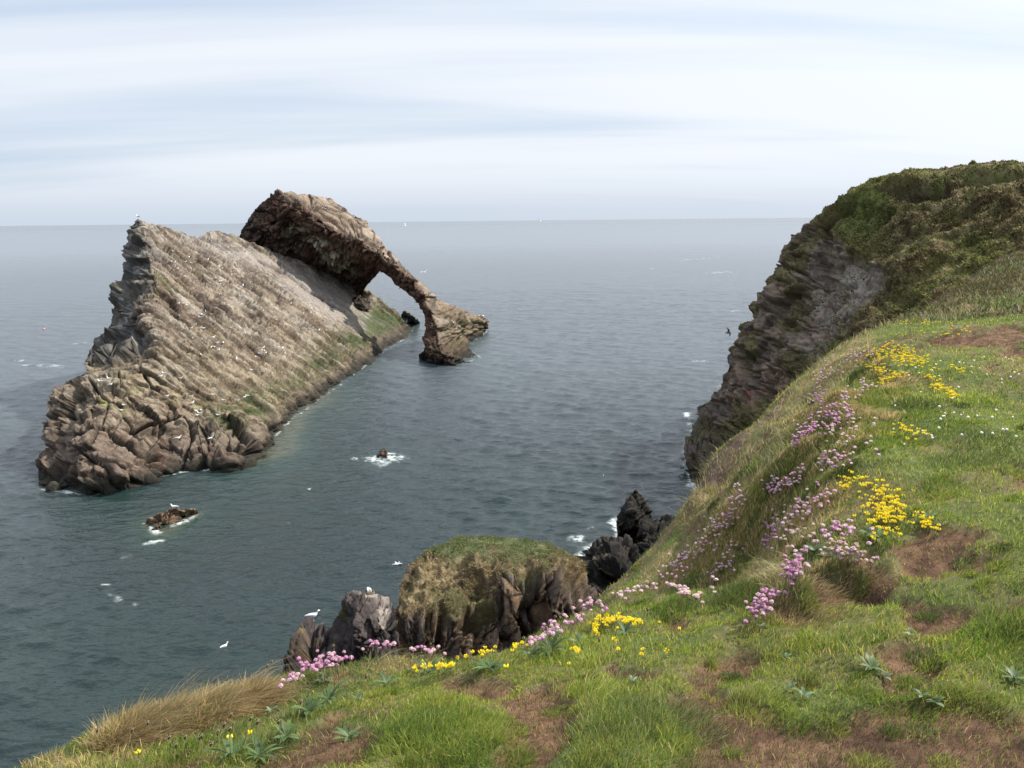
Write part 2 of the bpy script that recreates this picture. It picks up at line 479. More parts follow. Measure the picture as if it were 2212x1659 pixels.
SF = frame_of(at_y(400, 640, PL(400, 640)), at_y(620, 800, PL(620, 800)), at_y(560, 600, PL(560, 600)))
if SF[1] @ CU < 0: SF[1] = -SF[1]
SF[0] = SF[0] * (1 if SF[0] @ CR > 0 else -1)

_a = math.radians(-33)
LF = np.array([[math.cos(_a), 0, math.sin(_a)], [-math.sin(_a), 0, math.cos(_a)], [0, 1, 0]])
CRACKS = [([(312, 528), (335, 546), (365, 575), (388, 592)], 5), ([(395, 600), (430, 640), (452, 662)], 4), ([(470, 640), (500, 680), (530, 702), (562, 722)], 5), ([(560, 562), (620, 590), (690, 640), (745, 672)], 3.5), ([(430, 836), (460, 860), (500, 868)], 6),
          ([(600, 650), (640, 690), (680, 716)], 4), ([(350, 640), (372, 672), (396, 690)], 4), ([(430, 560), (470, 592), (500, 606)], 3.5), ([(540, 740), (580, 772), (622, 790)], 4), ([(380, 730), (420, 764), (448, 776)], 4), ([(640, 745), (676, 770), (700, 782)], 4),
          ([(193, 819), (214, 848), (240, 868), (263, 879)], 5), ([(224, 928), (256, 957), (292, 983), (344, 1009)], 4.5), ([(160, 945), (203, 933), (255, 926), (297, 923), (344, 914), (388, 905)], 5), ([(396, 907), (409, 928), (414, 960), (404, 1006)], 7), ([(308, 806), (328, 835), (344, 842)], 4),
          ([(150, 960), (190, 990), (240, 1020), (285, 1040)], 4), ([(265, 900), (300, 925), (335, 960), (380, 985)], 3.5), ([(440, 930), (455, 965), (452, 1000)], 4), ([(255, 800), (262, 840), (300, 880)], 3.5)]
def crackmask(I, V):
    wob = 3.0 * fbm(V / 1.3, 3, 301); m_ = np.zeros(len(wob))
    for pl, w_ in CRACKS:
        x0, x1 = min(p[0] for p in pl) - 30, max(p[0] for p in pl) + 30; y0, y1 = min(p[1] for p in pl) - 30, max(p[1] for p in pl) + 30
        k = np.nonzero((I['px'] > x0) & (I['px'] < x1) & (I['py'] > y0) & (I['py'] < y1))[0]
        if not len(k): continue
        d, *_ = near_poly(I['px'][k] + wob[k], I['py'][k] - wob[k], pl, closed=False)
        m_[k] = np.maximum(m_[k], np.exp(-(d / (w_ * .62)) ** 4))
    return m_
def slab_disp(V, I):
    px, py = I['px'], I['py']
    smooth_zone = sstep(0, 1, gauss(I, [(700, 640, 110, 34, 1.2, 33), (780, 690, 60, 26, 1.0, 40), (560, 560, 60, 18, .7, 25)]) * 1.2)
    lump = sstep(0.0, 1.0, ((py - 790) / 90.0) - (px - 200) / 420.0 + 0.15 * fbm(V / 4, 3, 4))
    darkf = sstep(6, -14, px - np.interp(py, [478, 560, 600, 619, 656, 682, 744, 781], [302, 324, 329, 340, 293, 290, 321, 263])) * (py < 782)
    W_ = V + 0.14 * np.stack([fbm(V / 3.5, 3, 201), fbm(V / 3.5, 3, 202), fbm(V / 3.5, 3, 203)], 1)
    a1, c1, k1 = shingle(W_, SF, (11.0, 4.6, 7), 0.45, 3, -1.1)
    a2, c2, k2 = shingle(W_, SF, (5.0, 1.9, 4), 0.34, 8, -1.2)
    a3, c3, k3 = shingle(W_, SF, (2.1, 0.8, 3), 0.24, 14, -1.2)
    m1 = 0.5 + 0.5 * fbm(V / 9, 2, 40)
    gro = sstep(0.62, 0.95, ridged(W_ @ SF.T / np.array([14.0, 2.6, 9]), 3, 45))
    m2 = sstep(-.3, .3, fbm(V / np.array([5, 5, 4]), 3, 47))
    fine = facet(W_ @ SF.T / np.array([1.1, .45, 1.5]), 48, .10, .16, .10, .10)[0] + .07 * fbm(V / .45, 4, 49)
    plate = .82 * (a1 * (0.2 + m1) + a2 * (.25 + 1.1 * m2) + a3 * (1.3 - .8 * m2)) - 0.30 * gro + fine
    plate = plate * (1 - 0.85 * smooth_zone)
    fA, cid = facet(V @ LF.T / np.array([4.6, 1.7, 6.0]) + 0.12 * fbm(V / 4, 3, 21)[:, None], 31, .6, 1.15, .4, .03)
    fB, gid = facet(V @ LF.T / np.array([1.9, 0.8, 3.0]) + 0.10 * fbm(V / 2, 3, 22)[:, None], 33, .3, .7, .2, .04)
    fC, _c = facet(V @ LF.T / np.array([.8, 0.4, 1.4]), 35, .14, .22, .12, .09)
    jn = np.maximum(jointmask(V @ LF.T / np.array([4.6, 1.7, 6.0]) + 0.12 * fbm(V / 4, 3, 21)[:, None], 31, .03), .8 * jointmask(V @ LF.T / np.array([1.9, 0.8, 3.0]) + 0.10 * fbm(V / 2, 3, 22)[:, None], 33, .035))
    blk = fA + fB + fC + .7 * fbm(V / 4, 3, 27) + .08 * fbm(V / .4, 3, 28)
    r_ = 0.8 * fbm(V / np.array([4, 4, 2.2]), 4, 51, 0.6) + facet(V / np.array([2.2, 4.0, 1.6]), 52, .8, 1.1, .4)[0] + facet(V / np.array([.9, 1.8, .7]), 54, .4, .6, .3)[0]
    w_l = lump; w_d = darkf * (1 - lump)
    plate = plate + 0.35 * fbm(V / 9, 2, 62)
    ck = crackmask(I, V)
    dd = plate * (1 - w_l) * (1 - w_d) - ck * 0.9 * (1 - .3 * (1 - w_l)) + blk * w_l + r_ * w_d
    fade = sstep(-3, -0.6, V[:, 2])
    # hold the traced outline: displacement shrinks a little right at the rim
    dd = dd * (0.55 + 0.45 * sstep(0, 9, I['d']))
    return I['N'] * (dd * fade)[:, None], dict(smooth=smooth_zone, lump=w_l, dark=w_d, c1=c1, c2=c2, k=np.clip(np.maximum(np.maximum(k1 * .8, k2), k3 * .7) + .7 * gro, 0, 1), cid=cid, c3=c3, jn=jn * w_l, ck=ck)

def slab_tint(V, N_, I, X):
    X['c3'] = X['c3'] ** 1.2
    px, py = I['px'], I['py']
    n1 = fbm(V / 5, 5, 71); n2 = fbm(V @ SF.T / np.array([4.5, 1.1, 3]), 5, 73); n3 = fbm(V / 1.2, 4, 75)
    c = mixc((0.30, 0.235, 0.165), (0.40, 0.33, 0.255), sstep(-.35, .35, n1))
    c = mixc(c, (0.185, 0.125, 0.09), sstep(0.02, 0.32, n2) * 0.8)
    c = mixc(c, (0.44, 0.385, 0.32), sstep(0.6, 0.95, X['c2']) * 0.6)
    c = mixc(c, (0.17, 0.115, 0.085), sstep(0.35, 0.0, X['c3']) * 0.5)
    c = mixc(c, (0.055, 0.038, 0.03), np.clip(X['k'] * 1.1, 0, 1) * sstep(-.35, .15, fbm(V / 2.6, 3, 96)) * .9 * (1 - .5 * X['smooth']))  # cracks between plates darkened: stain plus shade painted into the colour
    pale = np.clip(X['smooth'] + gauss(I, [(330, 540, 50, 28, .6, 60), (480, 540, 90, 22, .8, 22)]), 0, 1)
    c = mixc(c, (0.40, 0.355, 0.32), pale * (0.55 + 0.35 * n3))
    # warmer, yellower low face; lichen on the near lump; grey left flank with its shade painted in
    c = mixc(c, (0.31, 0.235, 0.14), np.clip(sstep(640, 860, py) * 0.55, 0, 1))
    c = mixc(c, mixc((0.27, 0.20, 0.145), (0.36, 0.29, 0.21), sstep(-.2, .3, n3)), X['lump'] * 0.9)
    c = mixc(c, (0.17, 0.12, 0.095), X['lump'] * sstep(880, 1000, py + 30 * n1) * 0.65)
    c = mixc(c, (0.26, 0.10, 0.05), gauss(I, [(340, 1010, 40, 16), (470, 980, 45, 18), (200, 1010, 60, 30, .5), (110, 1010, 30, 30, .7)]) * sstep(-.1, .25, n1) * 0.7)
    c = mixc(c, (0.29, 0.27, 0.10), np.clip(gauss(I, [(270, 810, 20, 14), (275, 880, 22, 12), (222, 872, 18, 16), (300, 840, 30, 10, .6), (350, 620, 22, 26, .7), (300, 560, 12, 50, .8), (410, 870, 40, 20, .5)]), 0, 1) * sstep(-.15, .2, n3))
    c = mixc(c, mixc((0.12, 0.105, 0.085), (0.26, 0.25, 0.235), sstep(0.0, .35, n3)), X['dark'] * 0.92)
    c = mixc(c, (0.04, 0.03, 0.024), np.maximum(X['jn'] * .8, X['ck'] * .75))
    # green weed above the tide line, dark wet band at the water
    wl = V[:, 2]
    alg = gauss(I, [(840, 705, 60, 34, 1.2, 28), (770, 740, 60, 26, 1.0, -20), (690, 800, 80, 30, .9, -33), (560, 870, 70, 34, 1.0, -30), (500, 900, 50, 30, .8), (620, 900, 50, 30, .7), (720, 770, 50, 40, .6)])
    alg = np.clip(alg * 1.5, 0, 1) * sstep(-0.25, 0.15, fbm(V @ SF.T / np.array([2.2, .6, 1]), 4, 81) + 0.25 * gauss(I, [(840, 705, 70, 40)]) + .05) * sstep(0.7, 1.6, wl)
    c = mixc(c, (0.055, 0.075, 0.022), alg * 0.9)
    c = mixc(c, (0.10, 0.12, 0.03), alg * sstep(0.15, .4, n3) * 0.6)
    c = mixc(c, (0.16, 0.115, 0.085), sstep(2.2, 0.9, wl + 0.6 * n1) * 0.6)
    c = mixc(c, (0.07, 0.05, 0.035), sstep(0.9, 0.35, wl + 0.35 * n3) * 0.8)
    c = mixc(c, c * np.array([.32, .28, .26]), sstep(.06, .20, fbm(V @ SF.T / np.array([1.9, .42, 1.2]), 4, 95) + .15 * n1) * .65 * (1 - .6 * X['smooth']) * (1 - X['dark']))
    c = mixc(c, c * np.array([1.25, 1.22, 1.2]), sstep(.15, .35, fbm(V @ SF.T / np.array([2.2, .6, 1.2]), 4, 97)) * .6)
    c = c * 0.64 * np.array([.95, .985, 1.01])
    c = mixc(c, (0.028, 0.026, 0.020), sstep(1.3, 0.5, wl + .5 * n3 + .3 * n1) * .9)
    return np.clip(c, 0.01, 0.9)

ROCK = empty('sea_arch', tuple(at_z(500, 1014, 0)))
tag(ROCK, 'huge tilted grey-brown rock with a natural arch reaching down into the sea', 'sea arch')
def adopt(o, root):
    o.parent = root; o.matrix_parent_inverse = Matrix.Translation(-root.location)
    return o
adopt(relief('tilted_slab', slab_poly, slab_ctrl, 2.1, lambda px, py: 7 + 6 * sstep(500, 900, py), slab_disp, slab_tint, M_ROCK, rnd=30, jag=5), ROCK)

head_poly = [(516, 520), (518, 499), (537, 471), (551, 450), (568, 434), (585, 420), (602, 413), (635, 417), (660, 418), (682, 421), (719, 429), (740, 445), (766, 465), (792, 476), (802, 492), (823, 516),
             (836, 536), (865, 567), (891, 593), (911, 606), (932, 630), (956, 650), (979, 658), (995, 669), (1021, 684), (1030, 679), (1041, 678), (1053, 695), (1054, 716), (1036, 736),
             (1014, 750), (1018, 758), (1043, 780), (1020, 796), (972, 804), (925, 798), (905, 788), (905, 765), (917, 749), (911, 728), (921, 718), (917, 687), (904, 658), (880, 635), (852, 614),
             (836, 598), (822, 585), (813, 596), (802, 609), (787, 622), (782, 642), (760, 650), (720, 640), (672, 612), (620, 590), (570, 562), (535, 540)]
head_ctrl = [(614, 426, 117.5), (650, 440, 117), (672, 450, 116.5), (698, 473, 116), (724, 499, 115.5), (776, 515, 114.5), (815, 546, 113.5), (854, 572, 112.5), (896, 603, 110), (917, 635, 107.5), (930, 669, 105), (943, 702, 103), (950, 735, 100.5), (955, 760, 99),
             (602, 414, 121), (660, 419, 127), (719, 430, 130), (766, 466, 130), (802, 492, 127), (836, 536, 122), (865, 567, 119), (911, 606, 118), (956, 650, 121), (995, 669, 126), (1040, 680, 130),
             (516, 520, 120), (520, 495, 121), (551, 450, 120), (585, 425, 120), (560, 500, 119), (600, 470, 118.5), (640, 500, 119.5), (620, 550, 121.5), (672, 575, 123.5), (720, 560, 121), (724, 605, 126), (770, 560, 120),
             (779, 640, 129), (760, 620, 127.5), (570, 560, 120.5), (720, 640, 130), (620, 590, 125), (802, 605, 123), (822, 587, 119), (836, 597, 117), (852, 612, 116), (880, 633, 114), (904, 657, 112), (917, 687, 109), (921, 716, 106), (911, 728, 103), (917, 749, 102),
             (985, 700, 113), (1000, 720, 117), (970, 735, 106), (990, 755, 104),
             (1052, 711, ZW), (1030, 726, ZW), (1008, 740, ZW), (1011, 750, ZW), (1039, 774, ZW), (1016, 782, ZW), (971, 789, ZW), (927, 785, ZW), (909, 776, ZW),
             (1054, 718, 'z-2'), (1036, 736, 'z-2'), (1043, 782, 'z-1.5'), (972, 804, 'z-2'), (907, 790, 'z-2')]
HF = frame_of(at_y(724, 499, 115.5), at_y(854, 572, 112.5), at_y(802, 492, 127))
def head_disp(V, I):
    px, py = I['px'], I['py']
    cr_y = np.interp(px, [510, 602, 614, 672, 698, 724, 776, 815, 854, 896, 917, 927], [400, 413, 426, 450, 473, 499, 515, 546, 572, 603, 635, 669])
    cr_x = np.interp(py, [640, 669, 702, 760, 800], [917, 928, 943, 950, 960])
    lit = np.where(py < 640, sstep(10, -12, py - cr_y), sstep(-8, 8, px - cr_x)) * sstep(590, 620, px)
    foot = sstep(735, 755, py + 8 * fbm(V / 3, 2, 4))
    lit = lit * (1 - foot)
    a1, c1, k1 = shingle(V, LF, (7.0, 1.0, 18), 0.45, 103, -1.3)
    a2, c2, k2 = shingle(V, LF, (3.2, 0.42, 9), 0.28, 108, -1.3)
    # the under face is coursed: wide low blocks along the bedding
    B = np.array([HF[0], HF[2], HF[1]])
    q = V @ HF.T / np.array([1.8, 1.1, 2.0]) + 0.35 * fbm(V / 4, 3, 121)[:, None]
    f1, f2, cid, vec = voronoi(q, 131)
    q2 = V @ HF.T / np.array([.8, 0.45, .9]) + 0.3 * fbm(V / 2, 3, 122)[:, None]
    g1, g2, gid, gv = voronoi(q2, 133)
    blk = 0.75 * (cid - .5) + facet(V @ HF.T / np.array([2.6, 2.6, 2.6]), 127, .5, 1.0, .4)[0] - 0.5 * sstep(0.12, 0, f2 - f1) + 0.45 * (gid - .5) - 0.45 * sstep(0.12, 0, g2 - g1) + 0.3 * fbm(V / 0.7, 3, 125)
    dd = (a1 + a2) * lit + blk * (1 - lit) + 0.7 * fbm(V / 5, 3, 141)
    leg = sstep(860, 900, px)
    fins = sstep(945, 965, px) * (1 - foot) * 1.9 * ridged(V @ HF.T / np.array([12, 1.8, 6]), 3, 151)
    dd = dd * (1 - 0.35 * leg) + fins * .6 + sstep(930, 950, px) * (facet(V @ LF.T / np.array([3.5, .55, 5]), 128, .5, .7, .4, .08)[0] + .1 * fbm(V / .5, 3, 129))
    hj = np.maximum(sstep(.09, .03, f2 - f1) * (1 - lit), np.maximum(k1, k2) * lit)
    dd = dd * sstep(-3, -0.6, V[:, 2]) * (0.5 + 0.5 * sstep(0, 9, I['d']))
    return I['N'] * dd[:, None], dict(lit=lit, cid=cid, gid=gid, c2=c2, foot=foot, hj=hj)

def head_tint(V, N_, I, X):
    n1 = fbm(V / 4, 5, 171); n3 = fbm(V / 1.1, 4, 175)
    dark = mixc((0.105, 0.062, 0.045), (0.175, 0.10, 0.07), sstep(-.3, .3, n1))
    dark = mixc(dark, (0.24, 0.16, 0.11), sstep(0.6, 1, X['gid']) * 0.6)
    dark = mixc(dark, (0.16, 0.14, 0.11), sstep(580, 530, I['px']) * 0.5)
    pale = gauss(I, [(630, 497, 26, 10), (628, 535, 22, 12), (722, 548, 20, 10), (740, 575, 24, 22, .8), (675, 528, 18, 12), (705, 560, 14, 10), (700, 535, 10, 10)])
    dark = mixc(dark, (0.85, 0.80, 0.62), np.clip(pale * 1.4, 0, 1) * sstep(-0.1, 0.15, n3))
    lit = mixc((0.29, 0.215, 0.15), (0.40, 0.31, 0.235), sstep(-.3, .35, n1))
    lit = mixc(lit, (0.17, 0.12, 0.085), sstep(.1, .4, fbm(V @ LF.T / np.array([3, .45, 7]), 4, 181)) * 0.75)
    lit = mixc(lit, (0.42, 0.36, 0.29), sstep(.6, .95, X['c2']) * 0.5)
    c = mixc(dark, lit, X['lit'])  # reddish under face painted darker, tan top lighter: shade and light put in
    c = mixc(c, (0.03, 0.022, 0.018), np.clip(X['hj'], 0, 1) * .8)
    c = mixc(c, (0.20, 0.14, 0.10), X['foot'] * 0.6)
    alg = gauss(I, [(990, 720, 30, 30, 1.0), (1030, 700, 26, 16, .9), (965, 690, 20, 22, .4)]) * sstep(-.2, .15, n3)
    c = mixc(c, (0.10, 0.105, 0.035), np.clip(alg, 0, 1) * 0.85)
    wl = V[:, 2]
    c = mixc(c, (0.16, 0.11, 0.06), sstep(2.0, 0.8, wl + .5 * n1) * 0.6 * (I['px'] > 985))
    c = mixc(c, (0.045, 0.035, 0.028), sstep(1.0, 0.4, wl + .4 * n3) * 0.85)
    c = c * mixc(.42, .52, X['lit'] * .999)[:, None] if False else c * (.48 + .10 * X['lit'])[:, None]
    c = mixc(c, (0.022, 0.02, 0.016), sstep(1.4, 0.5, wl + .5 * n3) * .9)
    return np.clip(c, 0.01, 0.9)
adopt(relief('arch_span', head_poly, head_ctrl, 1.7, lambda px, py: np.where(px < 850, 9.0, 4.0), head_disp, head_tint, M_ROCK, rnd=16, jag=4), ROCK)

# ------------------------------------------------------------------ generic small rocks
def rock_disp(sx, sy, sz, amp, seed, rim=0.5):
    def f(V, I):
        fA, cid = facet(V / np.array([sx, sy * 1.6, sz]) + .2, seed, 1.0, 1.0, .5)
        fB, gid = facet(V / np.array([sx, sy * 1.6, sz]) * 2.2 + .7, seed + 3, .5, .6, .3)
        fC, _c = facet(V / np.array([sx, sy * 1.6, sz]) * 4.7 + .7, seed + 6, .2, .35, .1)
        dd = amp * (fA + fB + fC)
        dd = dd * sstep(-2.5, -.5, V[:, 2]) * (rim + (1 - rim) * sstep(0, 8, I['d']))
        return I['N'] * dd[:, None], dict(cid=cid, gid=gid)
    return f
def rock_tint(c0, c1, wet=(0.04, 0.032, 0.028), wl0=0.8, seed=0, extra=None):
    def f(V, N_, I, X):
        n1 = fbm(V / 1.5, 5, seed); n3 = fbm(V / .4, 4, seed + 4)
        c = mixc(c0, c1, sstep(-.3, .3, n1 + .3 * (X['gid'] - .5)))
        if extra: c = extra(c, V, I, n1, n3)
        c = mixc(c, wet, sstep(wl0, wl0 * .4, V[:, 2] + .3 * n3) * 0.85)
        return np.clip(c, 0.008, 0.9)
    return f

def small_rock(name, poly, ctrl, step, thick, disp, tint_, label, cat='rock', group=None, rnd=14, jag=3, mat=None):
    o = relief(name, poly, ctrl, step, thick, disp, tint_, mat or M_ROCK, rnd=rnd, jag=jag)
    tag(o, label, cat, group)
    return o

# the dark ledge hanging on the slab under the arch
adopt(relief('overhanging_ledge', [(762, 640), (782, 636), (800, 652), (801, 668), (786, 676), (768, 668), (757, 655)],
       [(762, 640, 126), (782, 637, 126.5), (800, 652, 126), (801, 668, 124.5), (786, 676, 123), (768, 668, 122.5), (757, 655, 123.5), (780, 656, 121.5)],
       1.5, 4.0, rock_disp(1.6, 1.6, 1.1, 0.8, 201), rock_tint((0.02, 0.016, 0.013), (0.055, 0.042, 0.034), seed=5), M_ROCK, rnd=8, jag=3), ROCK)

small_rock('sea_rock', [(318, 1122), (335, 1110), (352, 1106), (376, 1096), (398, 1102), (420, 1098), (428, 1112), (400, 1132), (380, 1145), (355, 1165), (330, 1165), (308, 1145)],
           [(318, 1124, 46.0), (352, 1108, 46.4), (376, 1098, 46.6), (420, 1100, 47.4), (398, 1104, 46.8), (360, 1122, 45.6), (310, 1138, ZW), (340, 1145, ZW), (380, 1132, ZW), (425, 1110, ZW), (330, 1160, 'z-1'), (380, 1145, 'z-1'), (400, 1130, 'z-1')],
           1.6, 2.5, rock_disp(.9, .9, .6, .55, 211), rock_tint((0.15, 0.10, 0.065), (0.27, 0.19, 0.13), wet=(0.09, 0.065, 0.045), wl0=0.4, seed=9), 'low brown rock awash in front of the arch rock with one gull on it', jag=4)
small_rock('sea_rock', [(814, 985), (820, 975), (832, 968), (838, 978), (834, 990), (826, 1000), (815, 996)],
           [(820, 977, 60.2), (832, 970, 60.4), (826, 984, 59.8), (814, 988, ZW), (834, 990, ZW), (826, 998, 'z-1')],
           1.5, 1.2, rock_disp(.6, .6, .5, .4, 221), rock_tint((0.10, 0.07, 0.05), (0.2, 0.14, 0.10), wl0=0.3, seed=19), 'small brown rock breaking the surface amid white foam', rnd=6, jag=2)
small_rock('sea_rock', [(868, 676), (874, 670), (882, 673), (888, 681), (880, 686), (866, 684)], [(872, 672, 140), (884, 678, 140), (868, 683, ZW), (886, 682, ZW), (878, 688, 'z-1')],
           1.2, 2, rock_disp(1, 1, 1, .5, 231), rock_tint((0.10, 0.08, 0.07), (0.2, 0.15, 0.12), seed=29), 'small pointed rock in the sea seen through the arch', rnd=5, jag=1.5)
small_rock('sea_rock', [(879, 684), (886, 681), (900, 690), (910, 698), (898, 701), (880, 699)], [(884, 683, 134), (898, 690, 134), (880, 697, ZW), (908, 697, ZW), (892, 703, 'z-1')],
           1.2, 2, rock_disp(1, 1, 1, .5, 241), rock_tint((0.05, 0.045, 0.04), (0.10, 0.085, 0.07), seed=39), 'low black wedge of rock in the sea behind the arch', rnd=5, jag=1.5)

# black pinnacle and the boulders at its foot
def weedy(c, V, I, n1, n3):
    return mixc(c, (0.10, 0.075, 0.02), gauss(I, [(1415, 1225, 26, 30)]) * sstep(-.1, .2, n1) * .7)
blk_t = rock_tint((0.013, 0.012, 0.011), (0.036, 0.031, 0.026), wet=(0.016, 0.015, 0.014), seed=49, extra=weedy)
small_rock('rock_pinnacle', [(1372, 1054), (1380, 1060), (1396, 1082), (1408, 1110), (1412, 1120), (1428, 1122), (1432, 1115), (1442, 1122), (1462, 1116), (1482, 1120), (1486, 1130), (1510, 1128), (1545, 1140), (1560, 1200), (1480, 1260), (1380, 1262),
                         (1352, 1210), (1338, 1180), (1332, 1150), (1330, 1128), (1334, 1112), (1346, 1098), (1358, 1072)],
           [(1372, 1056, 41.5), (1396, 1084, 41.5), (1412, 1120, 41), (1432, 1118, 41), (1462, 1118, 42), (1486, 1130, 42), (1545, 1140, 43), (1358, 1075, 41), (1334, 1112, 40.5), (1332, 1150, 40), (1365, 1110, 39.6), (1390, 1140, 39), (1350, 1170, 'z0.1'), (1345, 1190, 'z-.8'),
            (1420, 1150, 39), (1460, 1180, 37.5), (1400, 1200, 37), (1380, 1262, 35.5), (1480, 1260, 36)],
           2.0, 3.5, rock_disp(.8, .8, .75, .5, 252), blk_t, 'jagged black rock pinnacle rising from the foam beside the cliff', 'rock', jag=5)
small_rock('shore_boulder', [(1243, 1216), (1255, 1205), (1268, 1190), (1278, 1170), (1300, 1156), (1325, 1157), (1345, 1160), (1370, 1178), (1390, 1200), (1430, 1220), (1450, 1290), (1400, 1330), (1320, 1340), (1290, 1300), (1262, 1260)],
           [(1243, 1218, ZW), (1268, 1192, 38.6), (1300, 1158, 39), (1345, 1162, 38.5), (1390, 1200, 36.8), (1430, 1220, 36), (1290, 1200, 37), (1330, 1200, 36.2), (1280, 1250, 35), (1340, 1250, 34.3), (1400, 1260, 34), (1320, 1340, 32), (1400, 1330, 32)],
           2.0, 4, rock_disp(1.4, 1.4, 1.1, .8, 261), blk_t, 'big dark boulder at the foot of the black pinnacle, wet at the water', 'boulder', 'shore boulders', jag=5)
small_rock('shore_boulder', [(1290, 1182), (1300, 1172), (1322, 1176), (1335, 1185), (1352, 1196), (1348, 1225), (1325, 1240), (1295, 1230), (1278, 1212)],
           [(1300, 1174, 37), (1322, 1178, 37), (1350, 1198, 36.2), (1310, 1205, 35.6), (1285, 1215, 35.6), (1325, 1238, 34.8)],
           1.8, 2, rock_disp(.8, .8, .7, .4, 271), rock_tint((0.035, 0.03, 0.024), (0.075, 0.062, 0.048), seed=59), 'smaller greyish boulder lying against the big dark one', 'boulder', 'shore boulders', rnd=9, jag=3)
# ------------------------------------------------------------------ grassy stack, pale outcrop, headland
STK_F = np.array([[1, 0, 0], [0, 0.25, 0.97], [0, -0.97, 0.25]])
def stack_disp(V, I):
    px, py = I['px'], I['py']
    rocky = np.clip(sstep(1060, 1085, px + 12 * fbm(V / 1.5, 2, 1)) * sstep(1262 - 40, 1262 - 15, py + 8 * fbm(V, 3, 2) - 30 * (px > 1195)) + sstep(1315, 1345, py + 14 * fbm(V / 1.2, 3, 3)) * (px > 840)
                    + gauss(I, [(905, 1262, 14, 12, .9), (1015, 1330, 22, 26, .8), (1050, 1262, 14, 20, .6), (930, 1200, 16, 12, .9), (883, 1232, 12, 30, .8)]), 0, 1)
    # upright slabs and columns of rock
    q = np.stack([V[:, 0] / 0.50, V[:, 1] / 9, V[:, 2] / 4.2], 1) + 0.22 * fbm(V / np.array([1.2, 9, 3]), 3, 301)[:, None]
    f1, f2, cid, vec = voronoi(q, 303)
    q2 = np.stack([V[:, 0] / 0.20, V[:, 1] / 5, V[:, 2] / 1.5], 1) + 0.25 * fbm(V / np.array([1, 5, 1.5]), 3, 305)[:, None]
    g1, g2, gid, gv = voronoi(q2, 307)
    fq = facet(np.stack([V[:, 0] / 0.55, V[:, 1] / 5, V[:, 2] / 1.5], 1), 309, .5, .7, .3)[0] + facet(np.stack([V[:, 0] / 0.35, V[:, 1] / 3, V[:, 2] / .8], 1), 310, .22, .35, .12)[0]
    colm = fq + .6 * (cid - .5) - 0.35 * sstep(.07, 0, f2 - f1) + 0.42 * (gid - .5) - 0.14 * sstep(.08, 0, g2 - g1) + 0.06 * fbm(V / .2, 3, 308)
    soft = 0.8 * fbm(V / np.array([1.3, 1.3, .6]), 4, 311) + 0.28 * ridged(V / .45, 3, 313)
    top = sstep(1222, 1195, py)
    dd = colm * rocky + soft * (1 - rocky) * (1 - .7 * top)
    dd = dd - 0.45 * rocky * sstep(.55, .9, ridged(V / np.array([.55, 5, 3.5]), 3, 361))
    dd = dd - 1.9 * gauss(I, [(1140, 1290, 13, 46), (1165, 1320, 14, 40, .9), (1040, 1325, 28, 10, .9), (1130, 1370, 10, 30, .8)])
    return I['N'] * (dd * (0.5 + .5 * sstep(0, 10, I['d'])))[:, None], dict(rocky=rocky, cid=cid, gid=gid, top=top)
def stack_tint(V, N_, I, X):
    n1 = fbm(V / .9, 5, 321); n3 = fbm(V / .3, 4, 323)
    rock = mixc((0.085, 0.065, 0.055), (0.16, 0.125, 0.10), sstep(.1, .9, X['gid']))
    rock = mixc(rock, (0.24, 0.165, 0.105), sstep(.5, .9, X['cid']) * .8)
    rock = mixc(rock, (0.045, 0.036, 0.03), sstep(0.05, .3, fbm(V / np.array([.10, 4, 1.4]), 4, 333)) * .8)
    rock = mixc(rock, (0.24, 0.23, 0.22), gauss(I, [(960, 1380, 30, 26), (905, 1262, 20, 12), (1090, 1250, 20, 30, .5)]) * sstep(-.1, .2, n1) * .7)
    veg = mixc((0.13, 0.10, 0.05), (0.30, 0.235, 0.13), sstep(-.3, .3, n1))
    veg = mixc(veg, (0.075, 0.085, 0.03), sstep(.05, .3, fbm(V / 1.3, 4, 327)) * .8)
    veg = mixc(veg, (0.10, 0.06, 0.035), sstep(.1, .35, fbm(V / .8, 4, 329)) * .6)
    green = mixc((0.085, 0.11, 0.045), (0.13, 0.145, 0.065), sstep(-.3, .3, n3))
    veg = mixc(veg, green, X['top'] * sstep(-.35, .05, n1 + .3 * (I['px'] < 1150) - .1))
    c = mixc(veg, rock, X['rocky'])
    return np.clip(c * .72, .01, .9)
STK = empty('grassy_sea_stack', tuple(at_y(1080, 1500, 25)))
tag(STK, 'squat sea stack topped with green turf, its right side split into brown rock columns', 'sea stack')
stk_poly = [(880, 1226), (900, 1208), (915, 1195), (940, 1182), (960, 1172), (985, 1162), (1020, 1159), (1060, 1158), (1110, 1162), (1150, 1167), (1188, 1172), (1204, 1184), (1224, 1190), (1240, 1212), (1252, 1236),
            (1272, 1262), (1296, 1290), (1330, 1322), (1350, 1480), (1300, 1600), (1000, 1640), (850, 1600), (842, 1420), (846, 1345), (852, 1318), (866, 1296), (868, 1262), (872, 1240)]
